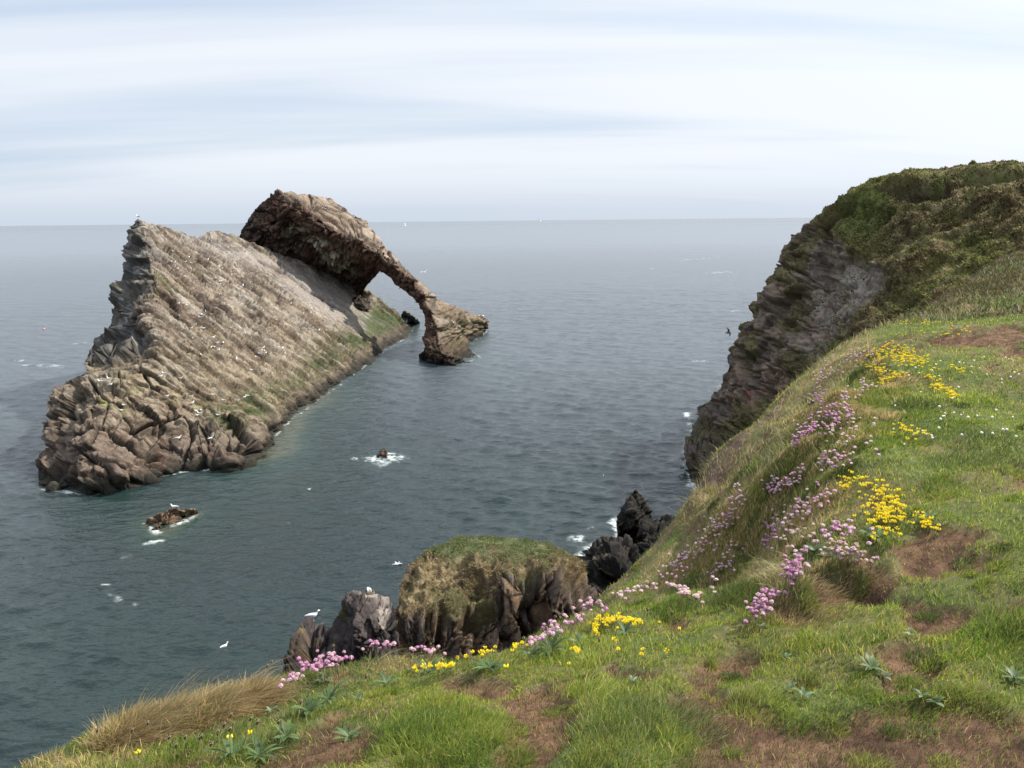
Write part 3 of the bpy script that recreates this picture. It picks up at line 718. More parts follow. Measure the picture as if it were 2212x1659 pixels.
stk_ctrl = [(880, 1228, 30.5), (915, 1196, 32), (985, 1162, 34.5), (1060, 1158, 35), (1110, 1162, 35), (1188, 1172, 34), (1224, 1192, 33), (1252, 1238, 31.5), (1296, 1292, 30),
            (985, 1190, 31.5), (1060, 1200, 30.5), (1120, 1215, 29.8), (1185, 1205, 30.6), (1110, 1228, 28.8), (1180, 1240, 28.6), (1215, 1250, 29), (1250, 1300, 28), (1110, 1300, 27.8), (1180, 1330, 27.7), (1110, 1400, 27), (1220, 1400, 27),
            (1000, 1250, 29.5), (950, 1230, 30), (900, 1270, 28.8), (860, 1320, 27.6), (950, 1300, 28), (1040, 1300, 28.2), (900, 1340, 26.6), (980, 1340, 26.8), (1050, 1340, 27.2), (930, 1400, 26), (860, 1400, 25.8), (1040, 1400, 26.4),
            (1330, 1330, 28.5), (1340, 1480, 26), (1300, 1600, 24), (1000, 1640, 23.5), (850, 1600, 24)]
adopt(relief('turf_capped_rock', stk_poly, stk_ctrl, 2.3, 5.0, stack_disp, stack_tint, M_CLIFF, rnd=24, jag=5), STK)

def pale_t(V, N_, I, X):
    n1 = fbm(V / .9, 5, 341); n3 = fbm(V / .3, 4, 343)
    c = mixc((0.060, 0.050, 0.048), (0.115, 0.095, 0.090), sstep(-.3, .3, fbm(V / np.array([.4, .4, 1.6]), 4, 345)))
    p = np.clip(gauss(I, [(798, 1283, 34, 8, 1.2, 8), (832, 1308, 12, 20, 1.2, 15), (843, 1335, 5, 18), (700, 1352, 10, 4, 1)]) * 1.25, 0, 1) * sstep(-.45, -.05, n3 + .15)
    c = mixc(c, (0.46, 0.40, 0.35), p)
    c = mixc(c, (0.10, 0.105, 0.035), gauss(I, [(722, 1330, 9, 34, 1.3, 28), (695, 1345, 8, 20, .9)]) * sstep(-.2, .1, n1))
    c = mixc(c, (0.30, 0.21, 0.09), gauss(I, [(668, 1385, 16, 9), (655, 1420, 20, 20, .5)]) * sstep(-.2, .2, n1) * .8)
    return np.clip(c * .68, .01, .9)
def pale_d(V, I):
    q = np.stack([V[:, 0] / 0.5, V[:, 1] / 4, V[:, 2] / 2.6], 1) + 0.4 * fbm(V / 1.4, 3, 351)[:, None]
    f1, f2, cid, vec = voronoi(q, 353)
    g1, g2, gid, gv = voronoi(q * np.array([2.4, 2.4, 2]), 355)
    dd = facet(V / np.array([.9, 3, 1.5]), 358, .35, .8, .25)[0] + facet(V / np.array([.4, 1.6, .6]), 359, .15, .3, .12)[0] + 0.2 * (cid - .5) - 0.22 * sstep(.12, 0, f2 - f1) + 0.16 * (gid - .5) - .1 * sstep(.1, 0, g2 - g1) + 0.10 * fbm(V / .3, 4, 357)
    flat = gauss(I, [(800, 1288, 44, 10)])
    return I['N'] * (dd * (1 - .7 * flat) * (0.4 + .6 * sstep(0, 8, I['d'])))[:, None], dict(cid=cid, gid=gid)
OUT = relief('rock_outcrop', [(760, 1279), (775, 1281), (800, 1283), (822, 1284), (842, 1290), (850, 1305), (856, 1330), (862, 1380), (866, 1440), (840, 1560), (700, 1620), (640, 1560), (640, 1500), (648, 1460), (700, 1420), (712, 1370), (718, 1340),
                              (730, 1322), (742, 1300), (752, 1285)],
             [(760, 1280, 27.4), (800, 1283, 27.8), (842, 1290, 27.6), (790, 1300, 26.6), (820, 1320, 25.9), (770, 1310, 26.2), (742, 1302, 27), (718, 1342, 26.6), (760, 1350, 25.6), (840, 1350, 25.5), (800, 1400, 25), (720, 1420, 25),
              (860, 1400, 25.4), (650, 1465, 24.8), (640, 1560, 23), (700, 1620, 22.5), (840, 1560, 23)], 2.0, 2.5, pale_d, pale_t, M_CLIFF, rnd=16, jag=3)
tag(OUT, 'grey rock outcrop with a pale bird-whitened top, joined to the left of the grassy stack', 'rock')
LED = relief('rock_ledge', [(668, 1352), (684, 1347), (702, 1350), (716, 1356), (722, 1400), (700, 1480), (690, 1580), (600, 1620), (600, 1480), (618, 1440), (640, 1400), (640, 1390), (652, 1384), (658, 1366)],
             [(684, 1348, 26.6), (702, 1351, 26.6), (668, 1354, 26.4), (685, 1370, 25.9), (650, 1390, 25.6), (620, 1442, 25), (680, 1420, 25), (700, 1480, 24), (600, 1490, 24), (690, 1580, 22.6), (600, 1620, 22)], 1.9, 1.8, pale_d, pale_t, M_CLIFF, rnd=12, jag=3)
tag(LED, 'low stepped ledge of brown rock at the left foot of the pale outcrop', 'rock')

# ------------------------------------------------------------------ headland cliff
hd_poly = [(1750, 475), (1772, 458), (1800, 442), (1830, 424), (1850, 411), (1890, 390), (1930, 380), (1990, 374), (2040, 366), (2080, 358), (2105, 351), (2130, 354), (2160, 351), (2212, 349), (2290, 344), (2420, 335), (2560, 330),
           (2560, 700), (2300, 760), (2000, 800), (1850, 900), (1750, 1060), (1680, 1200), (1600, 1300), (1520, 1320), (1508, 1240), (1515, 1180), (1522, 1112), (1518, 1085), (1524, 1062), (1510, 1045), (1498, 1035), (1484, 1015), (1480, 990), (1478, 965),
           (1486, 948), (1500, 930), (1492, 915), (1486, 900), (1478, 888), (1500, 880), (1520, 872), (1532, 866), (1540, 850), (1555, 845), (1562, 815), (1576, 790), (1574, 760), (1590, 740), (1604, 722), (1606, 700), (1628, 690),
           (1622, 668), (1636, 648), (1642, 640), (1652, 622), (1660, 600), (1668, 588), (1684, 572), (1690, 545), (1706, 530), (1718, 512), (1730, 503)]
hd_ctrl = [(1750, 477, 62), (1800, 443, 60), (1850, 412, 58), (1930, 382, 55), (2040, 367, 52), (2130, 354, 49), (2212, 349, 46), (2420, 336, 42), (2560, 330, 40), (1718, 514, 64), (1684, 572, 65), (1652, 622, 66), (1636, 650, 66), (1606, 700, 67), (1576, 765, 68), (1562, 815, 69),
           (1540, 850, 71), (1478, 888, 76), (1500, 882, 76), (1490, 912, 70), (1500, 930, 66), (1530, 900, 68), (1545, 940, 63), (1480, 966, 56), (1480, 990, 55), (1500, 1035, 54), (1522, 1065, 52), (1522, 1112, 50), (1510, 1240, 40),
           (1560, 1000, 52), (1600, 900, 57), (1620, 800, 60), (1660, 700, 60), (1700, 600, 60), (1740, 540, 60), (1790, 500, 58), (1850, 460, 56), (1650, 1000, 48), (1700, 850, 52), (1720, 740, 54), (1780, 640, 54), (1830, 560, 53), (1900, 540, 49), (1880, 620, 46),
           (1800, 740, 46), (1850, 680, 41), (1950, 600, 40), (2000, 540, 41), (2100, 520, 38), (2212, 500, 35), (2000, 470, 46), (2100, 440, 44), (2212, 420, 42), (1920, 440, 51), (2050, 400, 48), (2350, 430, 38), (2350, 540, 33), (2560, 420, 36), (2560, 560, 31),
           (1900, 690, 36), (1960, 660, 34), (2050, 610, 33.5), (2130, 580, 33), (2212, 560, 32.5), (2300, 600, 32), (2560, 700, 30), (2300, 760, 28), (2000, 800, 28), (1850, 900, 29), (1750, 1060, 32), (1680, 1200, 34), (1600, 1300, 34), (1600, 1100, 44)]
def cliff_line(px):
    """image-side boundary between bare rock (left / below) and heath (right / above), only used to choose what grows where"""
    return np.interp(px, [1600, 1700, 1760, 1850, 1920, 1980, 2100], [560, 520, 540, 560, 600, 690, 760])
def hd_disp(V, I):
    px, py = I['px'], I['py']
    heath = sstep(-25, 25, px - np.interp(py, [330, 420, 500, 545, 600, 640, 700, 760, 900, 1000], [1600, 1700, 1760, 1850, 1915, 1900, 1850, 1800, 1740, 1700]) + 45 * fbm(V / 4, 4, 401))
    V = V + 0.0
    slabz = np.clip(gauss(I, [(1850, 610, 60, 60), (1790, 680, 45, 60), (1760, 740, 40, 30, .7)]) * 1.3, 0, 1) * (1 - heath)
    q = np.stack([V[:, 0] / 1.9, V[:, 1] / 7.0, V[:, 2] / 2.8], 1) + 0.5 * fbm(V / 3, 3, 403)[:, None]
    f1, f2, cid, vec = voronoi(q, 405)
    g1, g2, gid, gv = voronoi(q * 2.5 + .3, 407)
    k1_, k2_, kid, kv = voronoi(q * 6.0 + .7, 408)
    fA, _a1 = facet(V / np.array([2.6, 8.0, 2.8]) + .15 * fbm(V / 4, 2, 402)[:, None], 441, .6, .85, .55, .05)
    fB, _a2 = facet(V / np.array([1.4, 4.0, 1.5]), 443, .3, .48, .35)
    fC, _a3 = facet(V / np.array([.6, 1.8, .6]), 445, .15, .25, .14)
    rk = fA + fB + fC + .8 * fbm(V / np.array([5, 9, 5]), 3, 409)
    hs = 1.1 * fbm(V / np.array([4, 4, 2.5]), 4, 411) + 0.45 * ridged(V / 1.4, 4, 413) + .18 * fbm(V / .35, 3, 414)
    rk = rk - 0.8 * sstep(.6, .92, ridged(V / np.array([1.5, 8, 4.0]), 4, 415)) + .35 * ridged(V / np.array([.6, 2.5, .6]), 3, 417)
    dd = rk * (1 - .55 * slabz) * (1 - heath) + hs * heath
    # hollows under the turf and at the gully
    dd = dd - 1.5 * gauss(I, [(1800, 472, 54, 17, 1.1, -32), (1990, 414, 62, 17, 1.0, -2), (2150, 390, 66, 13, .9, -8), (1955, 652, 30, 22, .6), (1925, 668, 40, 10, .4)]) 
    dd = dd + 0.3 * gauss(I, [(1790, 440, 60, 8, 1, -32), (1990, 396, 60, 6, 1, -2)])
    sky_edge = sstep(0, 26, I['d'])
    dd = dd * (0.4 + 0.6 * sky_edge)
    return I['N'] * (dd * sstep(-3, -.5, V[:, 2]))[:, None], dict(heath=heath, slab=slabz, cid=cid, gid=gid)
def hd_tint(V, N_, I, X):
    px, py = I['px'], I['py']
    n1 = fbm(V / 3, 5, 421); n2 = fbm(V / 1.2, 5, 423); n3 = fbm(V / .4, 4, 425)
    rock = mixc((0.055, 0.044, 0.034), (0.125, 0.095, 0.068), sstep(-.3, .35, n2))
    rock = rock * 1.65
    rock = mixc(rock, (0.22, 0.19, 0.16), np.clip(X['slab'] + gauss(I, [(1755, 590, 16, 30, .8), (1705, 660, 20, 26, .6)]), 0, 1) * sstep(-.4, .2, n1 + .2))
    rock = mixc(rock, (0.17, 0.085, 0.06), gauss(I, [(1640, 860, 70, 60, .9), (1560, 960, 60, 50, .5), (1770, 700, 40, 60, .5), (1700, 760, 60, 30, .4)]) * sstep(-.2, .3, n2))
    moss = sstep(0.02, 0.22, n1 + 0.25 * N_[:, 2] + .3 * gauss(I, [(1690, 640, 40, 90), (1640, 760, 40, 50), (1540, 930, 40, 40), (1720, 540, 50, 30)]) - .10) * (1 - X['slab'])
    rock = mixc(rock, mixc((0.075, 0.065, 0.026), (0.135, 0.115, 0.05), sstep(-.3, .3, n3)), moss * .85)
    rock = mixc(rock, (0.16, 0.13, 0.03), gauss(I, [(1500, 1000, 30, 30), (1530, 950, 30, 20)]) * sstep(0, .2, n2) * .6)
    he = mixc((0.050, 0.044, 0.018), (0.10, 0.085, 0.033), sstep(-.3, .3, n2))
    he = he * 1.3
    he = mixc(he, (0.065, 0.034, 0.022), sstep(.02, .3, fbm(V / 2.2, 4, 431)) * .7)
    he = mixc(he, (0.11, 0.13, 0.035), sstep(.08, .3, fbm(V / 4.5, 5, 433) + .5 * gauss(I, [(2000, 380, 160, 12), (1860, 440, 60, 26), (2150, 370, 90, 10), (1950, 620, 60, 20, .4)]) - .1) * .8)
    he = mixc(he, (0.24, 0.20, 0.10), sstep(.1, .32, fbm(V / 1.1, 4, 437) + .25 * sstep(420, 370, py) - .08) * .6)
    he = mixc(he, mixc((0.10, 0.125, 0.035), (0.2, 0.19, 0.07), sstep(-.3, .3, n2)), sstep(26, -10, I['py'] - np.interp(px, [1940, 2000, 2212, 2560], [700, 640, 560, 480]) - 60) * 0)
    c = mixc(rock, (0.03, 0.025, 0.02), np.maximum(jointmask(V / np.array([2.6, 8, 2.8]), 441, .05), .8 * jointmask(V / np.array([1.4, 4, 1.5]), 443, .06)) * .5)
    c = mixc(c, he, X['heath'])
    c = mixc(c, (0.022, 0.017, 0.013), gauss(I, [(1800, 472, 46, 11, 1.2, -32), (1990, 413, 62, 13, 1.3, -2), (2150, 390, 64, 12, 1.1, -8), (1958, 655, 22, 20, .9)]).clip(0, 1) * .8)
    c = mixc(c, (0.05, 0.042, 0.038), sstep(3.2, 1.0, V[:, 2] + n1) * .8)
    return np.clip(c, .01, .9)
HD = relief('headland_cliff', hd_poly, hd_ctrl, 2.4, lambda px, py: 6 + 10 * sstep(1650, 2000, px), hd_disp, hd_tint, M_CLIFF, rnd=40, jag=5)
tag(HD, kind='structure')

# ------------------------------------------------------------------ clifftop ground: one height field in world x, y
def G(px, py, drop): return tuple(at_z(px, py, H - drop))
def GY(px, py, y): return tuple(at_y(px, py, y))
gpts = [G(0, 1700, 1.95), G(120, 1640, 2.0), G(230, 1592, 2.08), G(400, 1545, 2.15), G(560, 1505, 2.2), G(640, 1475, 2.2), G(740, 1452, 2.16), G(850, 1428, 2.12), G(1000, 1440, 2.04), G(1100, 1430, 2.04), G(1200, 1388, 2.1), G(1300, 1332, 2.08), G(1440, 1300, 2.0), G(1530, 1316, 1.93),
        G(300, 1659, 1.85), G(600, 1659, 1.68), G(900, 1659, 1.6), G(1200, 1659, 1.62), G(1500, 1659, 1.6), G(1900, 1659, 1.58), G(2212, 1659, 1.56), G(600, 1580, 1.85), G(900, 1550, 1.72), G(1200, 1500, 1.78), G(1000, 1480, 1.86), G(1500, 1480, 1.72), G(1800, 1480, 1.66), G(2212, 1480, 1.58),
        G(1350, 1400, 1.86), G(1550, 1390, 1.8), G(1700, 1360, 1.75), G(1800, 1320, 1.70), G(1850, 1300, 1.74), G(1720, 1230, 1.72), G(1800, 1120, 1.66), G(1900, 1250, 1.62), G(1920, 1120, 1.56), G(2212, 1250, 1.5), G(2212, 1000, 1.42), G(2000, 1000, 1.48), G(1860, 1000, 1.52), G(1880, 900, 1.46),
        G(2212, 860, 1.36), G(2050, 850, 1.40), G(1900, 810, 1.38), G(2212, 760, 1.28), G(2050, 745, 1.28), G(1920, 735, 1.3), G(2000, 700, 1.20), G(2100, 695, 1.16), G(2212, 702, 1.16), G(2400, 700, 1.1), G(2500, 900, 1.3), G(2700, 1300, 1.4), G(2500, 1600, 1.5),
        # steep bank down to the left
        GY(1640, 1290, 4.35), GY(1560, 1270, 5.0), GY(1480, 1260, 5.7), GY(1350, 1270, 6.8), GY(1420, 1200, 7.0), GY(1500, 1130, 7.2), GY(1530, 1085, 7.4), GY(1600, 970, 7.8), GY(1700, 868, 8.6), GY(1780, 790, 9.8), GY(1850, 728, 11.2), GY(1920, 705, 12.6),
        GY(1600, 1180, 5.6), GY(1560, 1120, 6.6), GY(1680, 1150, 4.9), GY(1650, 1050, 6.0), GY(1740, 1010, 5.3), GY(1700, 950, 6.6), GY(1780, 900, 6.4), GY(1820, 830, 7.6), GY(1760, 860, 7.6),
        # ground falling behind the first crest, second green slope beyond
        GY(2020, 690, 14.5), GY(2212, 692, 14.5), (9.5, 17.0, H - 1.9), (13, 17.0, H - 1.7), (8.0, 16.0, H - 2.1), GY(2100, 640, 20), GY(2212, 620, 20), GY(1990, 665, 20), GY(2060, 610, 26), GY(2212, 565, 26), GY(2150, 590, 26), GY(2400, 560, 24), GY(2400, 640, 18), GY(2600, 620, 18), GY(2600, 540, 25),
        (0, 0, H - 1.6), (3, 0, H - 1.55), (-2.2, 0.5, H - 1.75), (0, -3, H - 1.5), (5, -3, H - 1.4), (8, 3, H - 1.3), (12, 8, H - 1.0), (20, 4, H - .9), (-2.2, -3, H - 1.75), (20, -4, H - .8), (30, 16, H - .6), (30, 26, H - .2), (40, 20, H - .3)]
edge_px = [G(-500, 1900, 2.3), G(-200, 1760, 2.1), G(0, 1690, 1.97), G(120, 1640, 2.02), G(230, 1590, 2.1), G(400, 1545, 2.17), G(560, 1500, 2.22), G(640, 1470, 2.22), G(740, 1448, 2.18), G(850, 1424, 2.14), G(1000, 1436, 2.06), G(1100, 1426, 2.06), G(1200, 1384, 2.12), G(1300, 1329, 2.1), G(1420, 1286, 2.02), G(1470, 1284, 2.02),
           GY(1350, 1263, 6.9), GY(1420, 1195, 7.1), GY(1500, 1124, 7.3), GY(1528, 1080, 7.5), GY(1600, 963, 7.9), GY(1700, 862, 8.7), GY(1780, 784, 9.9), GY(1850, 720, 11.4), GY(1920, 700, 12.8), GY(1990, 692, 16), GY(2030, 670, 20), GY(2110, 605, 26), GY(2190, 572, 32)]
gp = np.array(gpts)
edge = [(-4.5, -6.0)] + [(e[0], e[1]) for e in edge_px]
_poly_in = edge + [(80, 45), (80, -30), (-4.5, -30)]
def spots(px, py, L_):
    g = np.zeros(len(px))
    for (x, y, rx, ry, *a) in L_:
        ang = math.radians(a[1]) if len(a) > 1 else 0
        dx, dy = px - x, py - y
        u_ = dx * math.cos(ang) + dy * math.sin(ang); v_ = -dx * math.sin(ang) + dy * math.cos(ang)
        g = np.maximum(g, (a[0] if a else 1.0) * np.exp(-((u_ / rx) ** 2 + (v_ / ry) ** 2) ** 1.3))
    return g
def ground_z(x, y, detail=True):
    x = np.asarray(x, float); y = np.asarray(y, float); sh = x.shape; x = x.ravel(); y = y.ravel()
    ins = in_poly(x, y, _poly_in)
    d, qx, qy, _, _ = near_poly(x, y, edge, closed=False)
    d = np.where(ins, 0, d)
    ex = np.where(ins, x, qx); ey = np.where(ins, y, qy)
    ex2 = np.clip(ex, -8, 34); ey2 = np.clip(ey, -6, 32)
    z = rbf(gp[:, :2], gp[:, 2], np.stack([ex2, ey2], 1))
    z = z - 1.9 * (np.sqrt(d * d + .06) - math.sqrt(.06))
    if detail:
        P3 = np.stack([x, y, x * 0], 1)
        r = np.sqrt(x * x + y * y)
        z = z + 0.035 * fbm(P3 / 0.55, 4, 501) * sstep(1.0, 2.5, r) + 0.012 * fbm(P3 / 0.12, 3, 503) + 0.10 * fbm(P3 / 2.0, 3, 505) * sstep(5, 9, r)
        px__, py__, _w = project(np.stack([x, y, z], 1))
        bk = spots(px__, py__, [(1600, 1130, 150, 170, 1.1, -48), (1740, 950, 80, 200, 1.1, 40)]) * (y > 2)
        z = z + bk * (0.30 * fbm(P3 / .75 + 3, 3, 511) + .08 * fbm(P3 / .22, 3, 513))
        z = z - 0.13 * spots(px__, py__, [(1870, 1290, 55, 18)]) * (.6 + fbm(P3 / .1, 3, 515)) * (y > 2)
        z = z + (0.10 * spots(px__, py__, [(1745, 1305, 60, 26), (1815, 1255, 60, 16, .7)]) + .05 * fbm(P3 / .45, 3, 517) * sstep(2.0, 3.5, r)) * (y > 2)
        steep = sstep(0.0, 0.6, d)
        z = z + 0.25 * steep * fbm(P3 / .8, 3, 507)
    return np.maximum(z, -2.5).reshape(sh)
def axis(a, b, dense0, dense1, fine, grow=1.06):
    v = list(np.arange(dense0, dense1, fine)); s = fine
    while v[-1] < b: s *= grow; v.append(v[-1] + s)
    s = fine; lo_ = [v[0]]
    while lo_[-1] > a: s *= grow; lo_.append(lo_[-1] - s)
    return np.array(lo_[:0:-1] + v)
gx = axis(-30, 60, -3.2, 9.0, 0.035); gy = axis(-25, 34, 1.2, 14.0, 0.035)
GX, GY_ = np.meshgrid(gx, gy)
GZ = ground_z(GX, GY_)
RAW_GZ = True
# what grows where: patches named by where they lie, held as world-space masks
BROWN = [(1755, 1598, 340, 52, 1.1), (1587, 1543, 80, 40, 1), (1974, 1543, 150, 34, 1), (2150, 1562, 130, 34, 1), (2036, 1340, 80, 36, 1), (1974, 1440, 62, 34, .9), (1367, 1456, 70, 14, .8), (1570, 1463, 50, 14, .8), (1825, 1258, 90, 30, .9), (1750, 1640, 260, 60, 1.2), (1500, 1560, 70, 60, 1.0, 20), (2060, 1640, 260, 60, 1.2), (690, 1615, 110, 50, 1.1, -12), (1165, 1585, 70, 95, 1.2, 12), (1040, 1490, 90, 22, .9), (1180, 1510, 70, 24, .7, 10), (1640, 1600, 160, 80, 1.2, 10), (1900, 1580, 190, 70, 1.0), (2100, 1600, 150, 80, 1.1), (1590, 1440, 60, 24, .9, -10), (1545, 1500, 80, 30, .7, 20),
         (1740, 1480, 50, 16, .8), (1960, 1470, 70, 40, 1.0, -30), (1930, 1410, 40, 18, .8), (2010, 1200, 60, 45, 1.0, -15), (2010, 1325, 75, 30, .9, 15), (1720, 1330, 60, 24, .6), (1460, 1350, 40, 16, .6, 20), (1790, 1285, 60, 30, .8), (1870, 1290, 45, 18, 1.2),
         (2080, 735, 60, 14, .9), (2190, 720, 60, 14, .9), (2120, 720, 40, 8, .4), (2200, 765, 40, 8, .8), (2050, 1580, 100, 40, 1), (1100, 1640, 70, 40, .9), (640, 1640, 60, 30, .8), (2000, 690, 40, 6, .3), (1360, 1440, 60, 16, .5)]
GREEN = [(960, 1590, 110, 75, 1.3), (1390, 1590, 120, 75, 1.3), (1250, 1500, 90, 16, .8, -5), (1650, 1545, 60, 28, .9, 12), (2120, 1380, 110, 60, .9), (1800, 1400, 110, 40, .9), (1980, 850, 220, 60, 1.0), (1930, 960, 110, 40, 1.0), (1300, 1420, 120, 36, .8), (1870, 1460, 80, 24, .8), (2000, 1520, 90, 14, .8, 12), (1920, 1170, 90, 16, .7)]
STRAW = [(480, 1510, 90, 50, 1.3, -28), (300, 1590, 90, 40, 1.2, -22), (120, 1650, 90, 20, 1.3), (900, 1428, 90, 20, 1.3, -10), (1600, 1130, 130, 150, 1.1, -48), (1680, 1010, 60, 110, 1.1, 40), (1740, 900, 60, 130, 1.1, 40), (1800, 800, 40, 90, 1.0, 45), (1700, 1270, 60, 50, .9), (1730, 1130, 50, 60, .8), (1790, 1000, 30, 60, .8, 20),
         (1440, 1230, 80, 50, 1.0, -40), (1340, 1340, 50, 14, .6, -15), (1850, 760, 40, 60, .9, 20)]
def veg_masks(P):
    px, py, w_ = project(P)
    P3 = np.stack([P[:, 0], P[:, 1], P[:, 0] * 0], 1)
    n1 = fbm(P3 / .35, 4, 601); n2 = fbm(P3 / .12, 3, 603); n0 = fbm(P3 / 1.2, 3, 605)
    vis = (w_ > 0.5) & (px > -300) & (px < 2600) & (py < 1900)
    b = np.where(vis, spots(px, py, BROWN), 0.25); g = np.where(vis, spots(px, py, GREEN), 0.3); s = np.where(vis, spots(px, py, STRAW), 0.1)
    brown = sstep(.30, .50, b * 1.4 + .6 * n1 + .45 * n2 + .35 * n0 - .35 * g * (b < .9))
    straw = sstep(.25, .65, s + .3 * n1 + .15 * n0)
    green = sstep(.2, .7, g + .35 * n1)
    far = sstep(14.5, 18, P[:, 1])
    brown = brown * (1 - far)
    return brown, green * (1 - far), straw * (1 - brown * .6), n1, n2, n0
GV = np.stack([GX.ravel(), GY_.ravel(), GZ.ravel()], 1)
br_, gr_, st_, n1_, n2_, n0_ = veg_masks(GV)
_r = np.hypot(GV[:, 0], GV[:, 1])
GZ = GZ - (0.032 * br_ * (_r < 14) * (_r > 1)).reshape(GZ.shape)          # worn hollows lie lower than the turf round them
GV = np.stack([GX.ravel(), GY_.ravel(), GZ.ravel()], 1)
ny_, nx_ = GX.shape
I_ = np.arange(nx_ * ny_).reshape(ny_, nx_)
GQ = np.stack([I_[:-1, :-1].ravel(), I_[:-1, 1:].ravel(), I_[1:, 1:].ravel(), I_[1:, :-1].ravel()], 1)
GN = normals(GV, GQ)

gc = mixc((0.07, 0.085, 0.028), (0.11, 0.095, 0.045), sstep(-.2, .3, n1_))
gc = mixc(gc, (0.16, 0.125, 0.065), st_ * .7)
gc = mixc(gc, mixc((0.062, 0.036, 0.024), (0.13, 0.078, 0.046), sstep(-.3, .35, fbm(GV / .06, 3, 611) + .4 * n1_)), br_)
offedge = ~in_poly(GV[:, 0], GV[:, 1], _poly_in)
gc = np.where(offedge[:, None], mixc((0.11, 0.085, 0.05), (0.10, 0.07, 0.055), sstep(-.2, .3, n1_)) * np.ones((len(GV), 1)), gc)
GROUND = np_mesh('ground', GV, GQ, M_SOIL, None, smooth=True, color=gc)
tag(GROUND, kind='structure')
# ------------------------------------------------------------------ the sea
th = np.concatenate([np.linspace(-180, -45, 60)[:-1], np.linspace(-45, 45, 760), np.linspace(45, 180, 60)[1:]])
r = [9.0]
while r[-1] < 60000:
    q_ = 0.0028 if 22 < r[-1] < 210 else (0.006 if r[-1] < 500 else 0.03 if r[-1] > 20 else .02)
    r.append(r[-1] * (1 + q_))
r = np.array(r)
TH, RR = np.meshgrid(np.radians(th), r)
SX = RR * np.sin(TH); SY = RR * np.cos(TH)
def waves(x, y, rr):
    rg = np.random.default_rng(5)
    z = np.zeros_like(x)
    for lam, amp, k in [(9.0, .022, 5), (5.5, .022, 6), (3.4, .030, 8), (2.1, .050, 10), (1.3, .056, 12), (0.8, .040, 12)]:
        for i in range(k):
            a = math.radians(-100 + rg.normal(0, 27)); l = lam * rg.uniform(.75, 1.3); ph = rg.uniform(0, 6.28)
            kk = 2 * math.pi / l
            w_ = 1 / (1 + (rr * 0.0035 / (l * .22)) ** 2)
            P3 = np.stack([x / (l * 3.1) + i * 7, y / (l * 3.1), x * 0 + lam], 1)
            mod = 0.65 + 0.7 * vnoise(P3, 700 + i)
            s = np.sin(kk * (x * math.cos(a) + y * math.sin(a)) + ph + 0.8 * mod)
            z += amp / math.sqrt(k) * 1.35 * mod * w_ * (s + 0.25 * (s * s - .5) * 2)
    lee = 1 - .55 * np.exp(-(((x + 17) / 14) ** 2 + ((y - 44) / 13) ** 2))
    return z * sstep(600, 250, rr) * lee * 1.15
sx, sy, sr = SX.ravel(), SY.ravel(), RR.ravel()
near = sr < 600
sz = np.zeros(len(sx)); sz[near] = waves(sx[near], sy[near], sr[near])
# calmer water in the lee, between the rock and the cliff
SV = np.stack([sx, sy, sz], 1)
nr, nt_ = RR.shape
J = np.arange(nr * nt_).reshape(nr, nt_)
SQ = np.stack([J[:-1, :-1].ravel(), J[:-1, 1:].ravel(), J[1:, 1:].ravel(), J[1:, :-1].ravel()], 1)[:, ::-1]
# shoals and foam are traced round the places where rock meets water
def wpts(L_): return [tuple(at_z(x, y, 0)[:2]) for x, y in L_]
shore = [wpts([(88, 1056), (193, 1071), (284, 1048), (357, 1027), (422, 1017), (500, 1014), (565, 973), (628, 907), (700, 856), (776, 801), (828, 760), (880, 728), (894, 708)]),
         wpts([(909, 776), (971, 789), (1039, 774), (1010, 748), (1054, 712)]), wpts([(310, 1130), (345, 1150), (380, 1135), (428, 1112)]), wpts([(812, 988), (824, 1000), (840, 985)]),
         wpts([(1330, 1128), (1332, 1165), (1300, 1160), (1262, 1190), (1240, 1222)]), wpts([(1480, 890), (1500, 935), (1478, 970), (1490, 1040), (1520, 1080), (1500, 1130)])]
SPx, SPy, _w = project(SV)
inview = near & (sy > 20) & (SPx > -200) & (SPx < 1900)
ds = np.full(len(sx), 99.0); dss = []
for s_ in shore:
    dd_ = np.full(len(sx), 99.0)
    dd_[inview], *_ = near_poly(sx[inview], sy[inview], s_, closed=False)
    dss.append(dd_)
def sp(L_): return spots(SPx, SPy, L_) * inview
P2 = np.stack([sx, sy, sx * 0], 1)
nA = np.zeros(len(sx)); nA[inview] = fbm(P2[inview] / 3.0, 4, 721)
nB = np.zeros(len(sx)); nB[inview] = fbm(P2[inview] / 0.9, 4, 723)
shoal = np.clip(0.95 * np.exp(-np.maximum(dss[0] - .3, 0) / 1.6) * sstep(480, 560, SPx) * sstep(800, 600, SPx) + .42 * np.exp(-dss[0] / 3.0) * sstep(350, 520, SPx) + .6 * np.exp(-dss[1] / 2.5) + .9 * np.exp(-dss[2] / 1.0) + .5 * np.exp(-dss[3] / 1.2)
                + .4 * sp([(620, 960, 60, 50, 1, -40), (740, 870, 50, 40, .8), (360, 1160, 70, 26, .9, -15), (860, 770, 40, 30, .5)]), 0, 1)
green_ = np.clip(.35 * np.exp(-dss[0] / 9) + .5 * sp([(300, 1480, 500, 200), (1100, 1080, 300, 120, .6), (250, 1080, 160, 50, .9), (620, 1080, 240, 90, .6)]), 0, 1)
deep = np.array((0.010, 0.018, 0.019)); mid = np.array((0.011, 0.026, 0.021)); bed = np.array((0.13, 0.105, 0.062))
sc_ = mixc(deep * np.ones((len(sx), 3)), mid, green_ * (.6 + .6 * nA).clip(0, 1))
sc_ = mixc(sc_, (0.018, 0.042, 0.028), np.clip(shoal * 1.2, 0, 1) * .6)
sc_ = mixc(sc_, bed, sstep(.5, 1.1, shoal + .25 * nA) * .3)
